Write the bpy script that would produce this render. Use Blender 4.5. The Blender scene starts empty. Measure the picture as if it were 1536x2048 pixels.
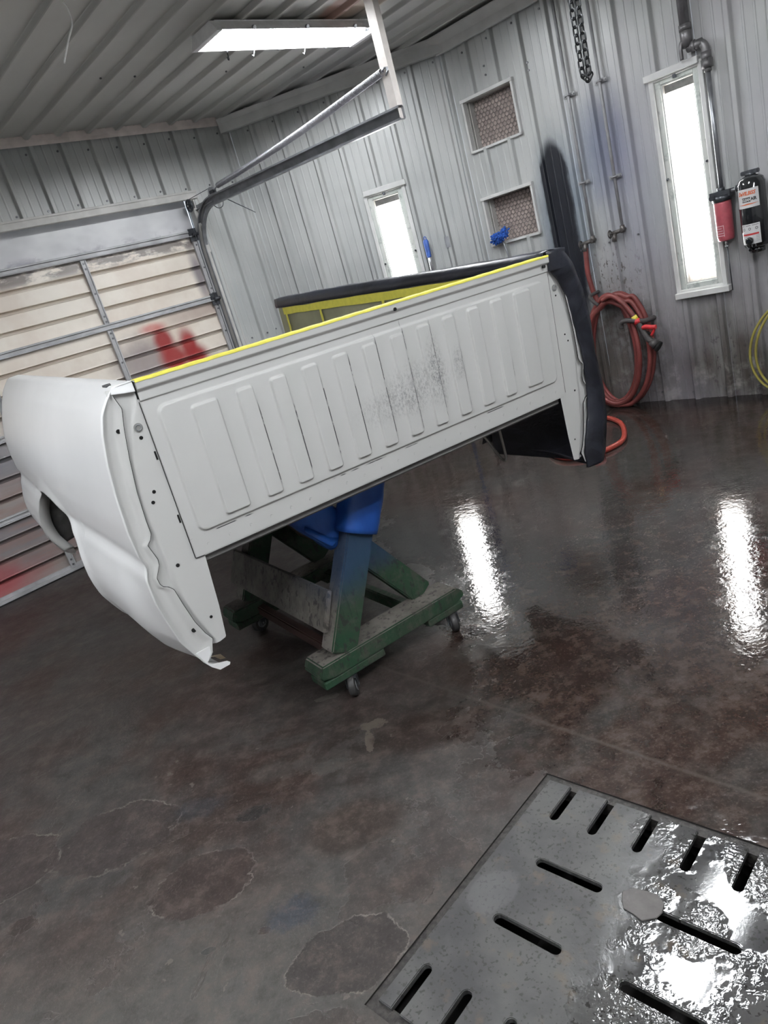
import bpy, bmesh, math, random
from math import sin, cos, pi, sqrt, radians
from mathutils import Vector, Matrix
random.seed(7)
scene = bpy.context.scene
COL = scene.collection

# ------------------------------------------------------------------ camera
CAM_H = 1.5
P, RO = .319, .286
fw = Vector((0, cos(P), -sin(P))); r0 = Vector((1, 0, 0)); d0 = Vector((0, -sin(P), -cos(P)))
rt = r0 * cos(RO) + d0 * sin(RO); dn = d0 * cos(RO) - r0 * sin(RO)
cam = bpy.data.cameras.new('camera'); camo = bpy.data.objects.new('camera', cam); COL.objects.link(camo)
m = Matrix((rt, -dn, -fw)).transposed().to_4x4(); m.translation = Vector((0, 0, CAM_H)); camo.matrix_world = m
cam.sensor_fit = 'VERTICAL'; cam.sensor_height = 36.0; cam.lens = 1426 / 2048 * 36.0
cam.clip_start = .02; cam.clip_end = 100
scene.camera = camo

# ------------------------------------------------------------------ world, exposure
w = bpy.data.worlds.new('daylight'); scene.world = w; w.use_nodes = True
w.node_tree.nodes['Background'].inputs[0].default_value = (.75, .85, 1, 1)
w.node_tree.nodes['Background'].inputs[1].default_value = 1.0
scene.view_settings.view_transform = 'Standard'; scene.view_settings.look = 'None'
scene.view_settings.gamma = 1.0; scene.view_settings.use_curve_mapping = False
scene.view_settings.exposure = 0.92
LAMP = 75.0        # emission of a fluorescent tube
WINDOW = 14     # daylight behind the window sheets

# ------------------------------------------------------------------ node helpers
class NT:
    def __init__(s, name, rough=.5, metal=0.0, color=None, spec=.5):
        s.m = bpy.data.materials.new(name); s.m.use_nodes = True; s.t = s.m.node_tree
        s.b = s.t.nodes['Principled BSDF']; s.b.inputs['Roughness'].default_value = rough
        s.b.inputs['Metallic'].default_value = metal; s.b.inputs['Specular IOR Level'].default_value = spec
        if color: s.b.inputs['Base Color'].default_value = (*color, 1)
        s.tc = s.t.nodes.new('ShaderNodeTexCoord'); s.P = s.tc.outputs['Object']
        s._xyz = None
    def n(s, ty, **k):
        o = s.t.nodes.new(ty)
        for a, b in k.items(): setattr(o, a, b)
        return o
    def put(s, sock, v):
        if hasattr(v, 'is_output'): s.t.links.new(v, sock)
        elif isinstance(v, (tuple, list)) and len(v) == 3 and sock.type == 'RGBA': sock.default_value = (*v, 1)
        else: sock.default_value = v
    def ma(s, op, a, b=0.0, clamp=False):
        o = s.n('ShaderNodeMath', operation=op, use_clamp=clamp); s.put(o.inputs[0], a)
        if len(o.inputs) > 1: s.put(o.inputs[1], b)
        return o.outputs[0]
    def xyz(s):
        if not s._xyz:
            o = s.n('ShaderNodeSeparateXYZ'); s.t.links.new(s.P, o.inputs[0]); s._xyz = o.outputs
        return s._xyz
    def noise(s, scale, detail=4, rough=.55, stretch=None, off=0, dist=0):
        v = s.P
        if stretch or off:
            mp = s.n('ShaderNodeMapping'); s.t.links.new(v, mp.inputs[0]); v = mp.outputs[0]
            if stretch: mp.inputs['Scale'].default_value = stretch
            mp.inputs['Location'].default_value = (off, off * .7, off * .3)
        o = s.n('ShaderNodeTexNoise'); s.t.links.new(v, o.inputs['Vector']); o.inputs['Scale'].default_value = scale
        o.inputs['Detail'].default_value = detail; o.inputs['Roughness'].default_value = rough
        o.inputs['Distortion'].default_value = dist
        return o.outputs['Fac']
    def rng(s, v, a, b, c=0.0, d=1.0, smooth=True):
        o = s.n('ShaderNodeMapRange'); o.interpolation_type = 'SMOOTHSTEP' if smooth else 'LINEAR'
        for i, q in enumerate((v, a, b, c, d)): s.put(o.inputs[i], q)
        return o.outputs[0]
    def mix(s, f, a, b):
        o = s.n('ShaderNodeMix', data_type='RGBA'); s.put(o.inputs['Factor'], f)
        s.put(o.inputs[6], a); s.put(o.inputs[7], b); return o.outputs[2]
    def blob(s, axes, c, r, soft=.4, warp=None, wamt=.3):
        X = s.xyz(); a = s.ma('DIVIDE', s.ma('SUBTRACT', X[axes[0]], c[0]), r[0]); b = s.ma('DIVIDE', s.ma('SUBTRACT', X[axes[1]], c[1]), r[1])
        d = s.ma('SQRT', s.ma('ADD', s.ma('MULTIPLY', a, a), s.ma('MULTIPLY', b, b)))
        if warp is not None: d = s.ma('ADD', d, s.ma('MULTIPLY', s.ma('SUBTRACT', warp, .5), wamt * 2))
        return s.rng(d, 1 + soft, 1 - soft, 0.0, 1.0)
    def color(s, v): s.put(s.b.inputs['Base Color'], v)
    def rough(s, v): s.put(s.b.inputs['Roughness'], v)
    def bump(s, h, strength=.3, dist=.01):
        o = s.n('ShaderNodeBump'); s.put(o.inputs['Height'], h); o.inputs['Strength'].default_value = strength
        o.inputs['Distance'].default_value = dist; s.t.links.new(o.outputs[0], s.b.inputs['Normal'])

def simple(name, col, rough=.5, metal=0.0, var=.12, scale=30, spec=.5, bump=0.0):
    q = NT(name, rough, metal, spec=spec); f = q.noise(scale, 3)
    q.color(q.mix(q.rng(f, .3, .7), tuple(c * (1 - var) for c in col), tuple(min(1, c * (1 + var)) for c in col)))
    if bump: q.bump(f, bump, .004)
    return q.m
def emissive(name, col, strength):
    q = NT(name); q.color((0, 0, 0)); q.put(q.b.inputs['Emission Color'], col); q.b.inputs['Emission Strength'].default_value = strength
    return q.m

# ------------------------------------------------------------------ mesh helpers
def link(name, me, mat, parent=None, mw=None, smooth=False):
    o = bpy.data.objects.new(name, me); COL.objects.link(o)
    if mat is not None:
        for q in (mat if isinstance(mat, (list, tuple)) else [mat]): me.materials.append(q)
    if parent is not None: o.parent = parent
    if mw is not None: o.matrix_world = mw if parent is None else o.matrix_world; 
    if mw is not None and parent is not None: o.matrix_local = mw
    if smooth:
        for p in me.polygons: p.use_smooth = True
    return o
def done(bm, name, mat, parent=None, mw=None, smooth=False, auto=None):
    bmesh.ops.recalc_face_normals(bm, faces=bm.faces)
    me = bpy.data.meshes.new(name); bm.to_mesh(me); bm.free()
    o = link(name, me, mat, parent, mw, smooth)
    if auto is not None: me.shade_auto = None if False else None
    return o
def empty(name, mw, label, cat, group=None):
    o = bpy.data.objects.new(name, None); COL.objects.link(o); o.matrix_world = mw; o.empty_display_size = .05
    return tag(o, label, cat, group)
def tag(o, label=None, cat=None, group=None, kind=None):
    if label: o['label'] = label
    if cat: o['category'] = cat
    if group: o['group'] = group
    if kind: o['kind'] = kind
    return o
def box(bm, x0, x1, y0, y1, z0, z1, M=None, mi=0):
    vs = [Vector((x, y, z)) for x in (x0, x1) for y in (y0, y1) for z in (z0, z1)]
    if M is not None: vs = [M @ v for v in vs]
    v = [bm.verts.new(p) for p in vs]
    for f in ((0, 1, 3, 2), (4, 6, 7, 5), (0, 4, 5, 1), (2, 3, 7, 6), (0, 2, 6, 4), (1, 5, 7, 3)):
        bm.faces.new([v[i] for i in f]).material_index = mi
    return v
def bevel(bm, w, seg=2):
    bmesh.ops.bevel(bm, geom=list(bm.edges), offset=w, segments=seg, affect='EDGES', clamp_overlap=True)
def basis(d):
    d = d.normalized(); a = Vector((0, 0, 1)) if abs(d.z) < .9 else Vector((1, 0, 0))
    x = d.cross(a).normalized(); return x, d.cross(x).normalized()
def tube(bm, pts, r, seg=10, closed=False, caps=True, ovals=None):
    pts = [Vector(p) for p in pts]; n = len(pts); rings = []
    X = None
    for i, p in enumerate(pts):
        if closed: d = pts[(i + 1) % n] - pts[i - 1]
        else: d = pts[min(i + 1, n - 1)] - pts[max(i - 1, 0)]
        d.normalize()
        if X is None: X, Y = basis(d)
        else:
            X = (X - d * X.dot(d)).normalized(); Y = d.cross(X).normalized()
        rr = r[i] if isinstance(r, (list, tuple)) else r
        rings.append([bm.verts.new(p + X * cos(2 * pi * k / seg) * rr + Y * sin(2 * pi * k / seg) * rr) for k in range(seg)])
    for i in range(n if closed else n - 1):
        a, b = rings[i], rings[(i + 1) % n]
        for k in range(seg): bm.faces.new((a[k], a[(k + 1) % seg], b[(k + 1) % seg], b[k])).smooth = True
    if caps and not closed:
        bm.faces.new(rings[0]); bm.faces.new(rings[-1][::-1])
    return rings
def cyl(bm, a, b, r, seg=16, r2=None): return tube(bm, [a, b], [r, r if r2 is None else r2], seg)
def crom(pts, k=8, closed=False):
    pts = [Vector(p) for p in pts]; n = len(pts); out = []
    g = (lambda i: pts[i % n]) if closed else (lambda i: pts[max(0, min(n - 1, i))])
    for i in range(n if closed else n - 1):
        a, b, c, d = g(i - 1), g(i), g(i + 1), g(i + 2)
        for j in range(k):
            t = j / k; out.append(.5 * ((2 * b) + (c - a) * t + (2 * a - 5 * b + 4 * c - d) * t * t + (3 * b - a - 3 * c + d) * t ** 3))
    if not closed: out.append(pts[-1])
    return out
def grid(bm, rows, mi=0, smooth=True):
    R = [[bm.verts.new(p) for p in r] for r in rows]
    for i in range(len(R) - 1):
        for j in range(len(R[0]) - 1):
            f = bm.faces.new((R[i][j], R[i][j + 1], R[i + 1][j + 1], R[i + 1][j])); f.smooth = smooth; f.material_index = mi
    return R
def fastgrid(name, rows, mat, parent=None, mw=None, smooth=True):
    nr, nc = len(rows), len(rows[0]); vs = [tuple(p) for r in rows for p in r]
    fs = [(i * nc + j, i * nc + j + 1, (i + 1) * nc + j + 1, (i + 1) * nc + j) for i in range(nr - 1) for j in range(nc - 1)]
    me = bpy.data.meshes.new(name); me.from_pydata(vs, [], fs); me.update()
    return link(name, me, mat, parent, mw, smooth)
def interp(tab, x):
    # tab sorted by first value ascending
    if x <= tab[0][0]: return tab[0][1]
    for (a, b), (c, d) in zip(tab, tab[1:]):
        if x <= c: return b + (d - b) * (x - a) / (c - a) if c > a else d
    return tab[-1][1]
def sstep(x, a, b):
    if a == b: return 1.0 if x >= a else 0.0
    t = max(0, min(1, (x - a) / (b - a))); return t * t * (3 - 2 * t)
def solidify(o, t, off=0):
    md = o.modifiers.new('thick', 'SOLIDIFY'); md.thickness = t; md.offset = off; return o
def fill2d(name, outer, holes, z0, z1, mat, parent=None, mw=None, bev=0):
    """flat plate with holes: outline and holes filled by triangulation, extruded"""
    bm = bmesh.new(); es = []
    for loop in [outer] + holes:
        vs = [bm.verts.new((x, y, z1)) for x, y in loop]
        for i in range(len(vs)): es.append(bm.edges.new((vs[i], vs[(i + 1) % len(vs)])))
    bmesh.ops.triangle_fill(bm, use_beauty=True, use_dissolve=False, edges=es)
    top = list(bm.faces)
    r = bmesh.ops.extrude_face_region(bm, geom=top)
    for v in [g for g in r['geom'] if isinstance(g, bmesh.types.BMVert)]: v.co.z = z0
    if bev:
        te = [e for e in bm.edges if len(e.link_faces) == 2 and all(abs(v.co.z - z1) < 1e-6 for v in e.verts) and any(abs(f.normal.z) < .5 for f in e.link_faces)]
        bm.normal_update()
        te = [e for e in bm.edges if len(e.link_faces) == 2 and all(abs(v.co.z - z1) < 1e-6 for v in e.verts) and abs(e.link_faces[0].normal.z) + abs(e.link_faces[1].normal.z) < 1.5]
        bmesh.ops.bevel(bm, geom=te, offset=bev, segments=2, affect='EDGES', clamp_overlap=True)
    return done(bm, name, mat, parent, mw)

# ------------------------------------------------------------------ places
CN = Vector((-.393, 6.774, 0)); BD = Vector((1.417, 6.242, 0))
aR, aD = -.704, .906
Rv = Vector((-sin(aR), -cos(aR), 0)); Dv = Vector((-sin(aD), -cos(aD), 0)); Lv = (BD - CN); LL = Lv.length; Lv.normalize()
def frame(o, x):
    y = Vector((0, 0, 1)).cross(x); M = Matrix((x, y, Vector((0, 0, 1)))).transposed().to_4x4(); M.translation = o; return M
FD, FL, FR = frame(CN, Dv), frame(CN, Lv), frame(BD, Rv)   # local y: into the room for D, out of it for L and R
CEIL = 3.0

# ------------------------------------------------------------------ materials of the shell
def wall_material(kind):
    q = NT('wall_steel_' + kind, .38, 0.0); X = q.xyz()
    fine = q.noise(9, 5, .6, (1, 1, .12)); big = q.noise(1.1, 3); streak0 = q.noise(3, 4, .6, (1, 1, .4), 44)
    base = q.mix(q.rng(big, .35, .65), (.40, .415, .41), (.49, .50, .49))
    base = q.mix(q.ma('MULTIPLY', q.rng(fine, .52, .75), .35), base, (.36, .37, .38))
    off_ = {'right': .003, 'back': .02, 'left': .024}[kind]
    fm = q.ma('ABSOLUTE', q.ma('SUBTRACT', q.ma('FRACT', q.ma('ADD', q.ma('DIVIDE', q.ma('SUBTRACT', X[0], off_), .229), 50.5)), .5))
    flank_shade = q.ma('MULTIPLY', q.rng(fm, .035, .075), q.rng(fm, .145, .11))
    base = q.mix(q.ma('MULTIPLY', flank_shade, q.rng(streak0, .3, .6, .1, .4)), base, (.20, .20, .195))  # rib shadow painted into the colour as darker flanks
    # grime towards the floor
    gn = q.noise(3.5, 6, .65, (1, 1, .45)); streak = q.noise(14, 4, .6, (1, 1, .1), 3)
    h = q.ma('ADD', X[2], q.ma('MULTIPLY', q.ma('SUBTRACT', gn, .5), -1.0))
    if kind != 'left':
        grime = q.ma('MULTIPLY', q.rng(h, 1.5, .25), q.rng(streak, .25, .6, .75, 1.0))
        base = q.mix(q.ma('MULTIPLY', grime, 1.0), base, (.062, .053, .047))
        spots = q.noise(38, 4, .7, (1, 1, .5), 9)
        base = q.mix(q.ma('MULTIPLY', q.rng(spots, .55, .66), q.rng(X[2], .75, .3, 0, .9)), base, (.045, .04, .04))
        base = q.mix(q.ma('MULTIPLY', q.rng(q.noise(7, 4, .6, None, 21), .5, .7), q.rng(X[2], .36, .18, 0, .75)), base, (.30, .285, .27))
    if kind == 'right':
        wn = q.noise(6, 4)
        base = q.mix(q.ma('MULTIPLY', q.rng(q.noise(1.5, 2, .5, None, 5), .35, .6), q.rng(X[0], .7, 1.3, 0, .35)), base, (.36, .34, .38))
        base = q.mix(q.ma('MULTIPLY', q.blob((0, 2), (1.20, 1.86), (.17, .30), .75, wn, .25), .78), base, (.10, .115, .18))
        base = q.mix(q.ma('MULTIPLY', q.blob((0, 2), (1.33, 1.50), (.20, .45), .8, wn, .3), .4), base, (.25, .25, .34))
        base = q.mix(q.ma('MULTIPLY', q.blob((0, 2), (1.02, 1.8), (.14, .32), .8, wn, .3), .35), base, (.2, .24, .32))
        base = q.mix(q.ma('MULTIPLY', q.blob((0, 2), (.78, 1.40), (.20, .62), .35, wn, .15), .60), base, (.06, .10, .15))
        wob = q.ma('MULTIPLY', q.ma('SUBTRACT', wn, .5), .07)
        ds = q.ma('ABSOLUTE', q.ma('SUBTRACT', q.ma('ADD', X[0], wob), .775))
        rect = q.ma('MULTIPLY', q.rng(ds, .135, .090), q.rng(q.ma('ADD', X[2], q.ma('MULTIPLY', q.ma('POWER', q.ma('MULTIPLY', ds, 10), 2), .16)), 2.07, 1.96))
        base = q.mix(q.ma('MULTIPLY', rect, q.rng(X[2], .6, .9)), base, (.010, .012, .018))
        # bare scuffed rust patches by the taps
        sc = q.noise(30, 5, .7, (1, 1, .6), 14)
        base = q.mix(q.ma('MULTIPLY', q.rng(sc, .55, .62), q.blob((0, 2), (1.1, .98), (.22, .2), .6)), base, (.10, .09, .085))
        base = q.mix(q.ma('MULTIPLY', q.rng(q.noise(10, 6, .7, None, 31), .4, .6), q.blob((0, 2), (1.09, .4), (.3, .45), .5)), base, (.09, .078, .07))
    q.color(base); q.rough(q.rng(fine, .3, .8, .30, .48)); q.bump(q.noise(55, 3), .06, .003)
    return q.m
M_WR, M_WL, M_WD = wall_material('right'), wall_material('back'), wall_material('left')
def ceiling_material():
    q = NT('ceiling_steel', .4); big = q.noise(1.0, 4); X = q.xyz()
    c = q.mix(q.rng(big, .3, .7), (.44, .44, .42), (.52, .52, .50))
    c = q.mix(q.ma('MULTIPLY', q.rng(q.noise(3, 5, .6, (1, .2, 1)), .5, .7), .3), c, (.36, .36, .35))
    wn = q.noise(5, 3)
    c = q.mix(q.ma('MULTIPLY', q.blob((0, 1), (.30, 2.06), (.085, .26), .25, wn, .2), .75), c, (.35, .17, .12))
    c = q.mix(q.ma('MULTIPLY', q.blob((0, 1), (.14, 2.1), (.09, .3), .35, wn, .3), .55), c, (.55, .38, .26))
    c = q.mix(q.ma('MULTIPLY', q.blob((0, 1), (-.35, 1.2), (.28, .8), .8, wn, .5), .3), c, (.2, .2, .25))
    q.color(c); return q.m
M_CE = ceiling_material()
M_TRIM = simple('white_trim_metal', (.62, .62, .61), .4, var=.08, scale=6)
M_TRIM_D = simple('door_trim_metal', (.50, .49, .47), .45, var=.12, scale=8)
M_FOAM = simple('closure_strip', (.62, .55, .52), .7, var=.1, scale=10)
M_SCREW = simple('screw_steel', (.16, .16, .17), .4, .6)
M_STEEL = simple('galvanised_steel', (.33, .34, .36), .36, .75, .18, 12)
M_DARKSTEEL = simple('dark_oily_steel', (.075, .08, .09), .38, .6, .25, 14)
M_BLACK = simple('pit_black', (.006, .006, .006), .9)

# ------------------------------------------------------------------ ribbed sheets
PITCH = .229
def rib_prof(s, axis='wall'):
    """height of the sheet above its flat, ribs centred on multiples of PITCH"""
    k = s / PITCH; f = abs(k - round(k)) * PITCH
    h = .027 * (1 - sstep(f, .012, .029))
    for c in (PITCH * .36, ):
        g = abs(f - c); h = max(h, .0035 * (1 - sstep(g, .003, .008))) if axis == 'wall' else h
    return h
def rib_breaks(a, b, off):
    out = {round(a, 4), round(b, 4)}; k0 = int((a - off) / PITCH) - 1
    while off + k0 * PITCH < b + PITCH:
        c = off + k0 * PITCH
        for d in (-.0905, -.0865, -.0824, -.0784, -.0744, -.029, -.025, -.0205, -.016, -.012, .012, .016, .0205, .025, .029, .0744, .0784, .0824, .0865, .0905):
            if a < c + d < b: out.add(round(c + d, 4))
        k0 += 1
    return sorted(out)
def sheets(parent, name, mat, s0, s1, off, inw, z0, z1, holes=(), axis='wall', zfun=None, width=PITCH * 4):
    """3-rib wide sheets as parts; holes = (sa, sb, za, zb)"""
    s = s0; i = 0
    k = math.floor((s0 - off) / width + 1e-6)
    edges = [s0] + [off + .03 + (k + j) * width for j in range(0, 40) if s0 + .02 < off + .03 + (k + j) * width < s1 - .02] + [s1]
    for a, b in zip(edges, edges[1:]):
        br = set(rib_breaks(a, b, off))
        for h in holes:
            for q in h[:2]:
                if a < q < b: br.add(round(q, 4))
        br = sorted(br); bm = bmesh.new(); cache = {}
        def V(s_, z_, last=False):
            kk = (round(s_, 4), round(z_, 4))
            if kk not in cache:
                y = inw * rib_prof(s_ - off, axis) + inw * (.0012 if s_ > b - .004 else 0)
                cache[kk] = bm.verts.new((s_, y, z_) if axis == 'wall' else (s_, z_, -abs(y)))
            return cache[kk]
        for p, q in zip(br, br[1:]):
            mid = (p + q) / 2; lo = zfun(mid) if zfun else z0; iv = [(lo, z1)]
            for h in holes:
                if h[0] < mid < h[1]:
                    nv = []
                    for (u, v) in iv:
                        if h[3] <= u or h[2] >= v: nv.append((u, v)); continue
                        if h[2] > u: nv.append((u, h[2]))
                        if h[3] < v: nv.append((h[3], v))
                    iv = nv
            for (u, v) in iv: bm.faces.new((V(p, u), V(q, u), V(q, v), V(p, v))).smooth = False
        o = done(bm, name, mat, parent)
def struct(name, M):
    o = bpy.data.objects.new(name, None); COL.objects.link(o); o.matrix_world = M; o['kind'] = 'structure'; return o
def panelbox(name, M, mat, boxes):
    bm = bmesh.new()
    for b in boxes: box(bm, *b)
    o = done(bm, name, mat, None, M); o['kind'] = 'structure'; return o

# openings, given in the wall's own frame (along, height)
WIN2 = (1.592, 1.875, .79, 2.12); VENT1 = (.115, .565, 2.135, 2.49); VENT2 = (.115, .565, 1.42, 1.77)
WIN1 = (1.045, 1.345, .84, 2.07)
DOOR_S0, DOOR_S1, DOOR_H = .535, 3.62, 2.43

wr = panelbox('wall_right', FR, M_WR, [(0, WIN2[0], .05, .12, 0, .3), (0, 9, .05, .12, CEIL - .1, CEIL + .1), (2.4, 9, .05, .12, 0, CEIL)])
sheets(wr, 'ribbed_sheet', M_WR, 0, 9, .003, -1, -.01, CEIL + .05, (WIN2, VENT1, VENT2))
wl = panelbox('wall_back', FL, M_WL, [(0, LL, .05, .12, 0, .3), (0, LL, .05, .12, CEIL - .1, CEIL + .1)])
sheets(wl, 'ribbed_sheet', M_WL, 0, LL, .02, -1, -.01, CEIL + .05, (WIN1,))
wd = panelbox('wall_left', FD, M_WD, [(DOOR_S1 + .1, 7, -.12, -.05, 0, CEIL), (DOOR_S0, DOOR_S1, -.12, -.05, DOOR_H + .08, CEIL), (0, DOOR_S0 - .03, -.12, -.05, 0, CEIL)])
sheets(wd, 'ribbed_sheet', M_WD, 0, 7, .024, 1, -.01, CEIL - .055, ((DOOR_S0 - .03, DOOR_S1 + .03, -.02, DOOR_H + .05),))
ce = panelbox('ceiling', FD @ Matrix.Translation((0, 0, CEIL)), M_CE, [(-4, 7.2, -.3, 9, .06, .12)])
sheets(ce, 'ribbed_ceiling_sheet', M_CE, -3.9, 7, .04, 1, -.05, 8.6, axis='ceil', zfun=lambda s: -.05 if s > 0 else -s * 1.05 - .1)
M_PLAIN = simple('plain_back_wall', (.5, .5, .49), .6)
panelbox('wall_far_left', FD, M_PLAIN, [(7, 7.1, -.1, 8.6, 0, CEIL)])
panelbox('wall_behind', FD, M_PLAIN, [(-4, 7.1, 8.5, 8.6, 0, CEIL)])

# screws: tiny heads joined per wall
def screws(parent, pts, inw, axis='wall'):
    bm = bmesh.new()
    for s, z in pts:
        if axis == 'wall': cyl(bm, (s, 0, z), (s, inw * .008, z), .0075, 6)
        else: cyl(bm, (s, z, 0), (s, z, -.008), .007, 6)
    o = done(bm, 'screws', M_SCREW, parent); o['kind'] = 'stuff'
rs = random.Random(3)
screws(wr, [(.003 + PITCH * k - .04 + rs.uniform(-.005, .005), z + rs.uniform(-.01, .01)) for k in range(1, 13) for z in (.06, 1.22, 2.82) if not (WIN2[0] - .05 < PITCH * k < WIN2[1] + .08 and .7 < z < 2.2)] + [(.36, 2.66), (.36, 2.6), (.72, 2.55), (.72, 2.5)], -1)
screws(wl, [(.02 + PITCH * k - .04, z) for k in range(1, 9) for z in (1.26, 2.84)], -1)
screws(wd, [(.024 + PITCH * k + .045, z + rs.uniform(-.01, .01)) for k in range(0, 14) for z in (2.51, 2.88)] + [(.1, 1.25), (.2, 1.24), (.37, 1.24)], 1)
screws(ce, [(.04 + PITCH * k + .06, y) for k in (-1, 2, 5, 6, 9) for y in (1.05, 2.3)], -1, 'ceil')

# trims
def add_trim(name, M, mat, boxes, bev=.003):
    bm = bmesh.new()
    for b in boxes: box(bm, *b)
    if bev: bevel(bm, bev, 1)
    o = done(bm, name, mat, None, M); o['kind'] = 'structure'; return o
def prism(name, M, mat, prof, s0, s1):
    """profile (y, z) swept along local x"""
    bm = bmesh.new(); A = [bm.verts.new((s0, y, z)) for y, z in prof]; B = [bm.verts.new((s1, y, z)) for y, z in prof]
    n = len(prof)
    for i in range(n): bm.faces.new((A[i], A[(i + 1) % n], B[(i + 1) % n], B[i]))
    bm.faces.new(A); bm.faces.new(B[::-1])
    o = done(bm, name, mat, None, M); o['kind'] = 'structure'; return o
prism('trim_1', FL, M_TRIM, [(-.022, 2.872), (-.075, 2.872), (-.078, 2.94), (-.10, 2.972), (-.10, 2.978), (-.022, 2.978)], 0, LL + .02)
prism('trim_2', FR, M_TRIM, [(-.022, 2.862), (-.050, 2.862), (-.060, 2.92), (-.14, 2.966), (-.14, 2.972), (-.022, 2.972)], -.01, 5)
# wavy closure strip where the ribbed ceiling meets the door wall
bm = bmesh.new(); ra, rb, rc = [], [], []
br = rib_breaks(0.0, 6.9, .04)
for s in br:
    h = rib_prof(s - .04); zt = CEIL - .001 - h
    ra.append((s, .0295, 2.935)); rb.append((s, .042, 2.955)); rc.append((s, .044, zt))
grid(bm, [ra, rb, rc, [(s, .0, zt) for (s, _, zt) in rc]], smooth=False)
t3 = done(bm, 'trim_3', M_FOAM, None, FD); t3['kind'] = 'structure'
# door opening casing
add_trim('trim_4', FD, M_TRIM_D, [(DOOR_S0 - .06, DOOR_S1 + .05, .0, .045, DOOR_H - .01, DOOR_H + .045), (DOOR_S0 - .07, DOOR_S1, .045, .05, DOOR_H + .035, DOOR_H + .052)])
add_trim('trim_5', FD, M_TRIM_D, [(DOOR_S0 - .075, DOOR_S0 - .005, -.06, .022, 0, DOOR_H + .04), (DOOR_S0 - .08, DOOR_S0 - .07, .0, .026, 0, DOOR_H + .05)])
add_trim('trim_6', FL, M_WL, [(.0, .03, -.03, -.018, 0, 2.88)], .002)

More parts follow.
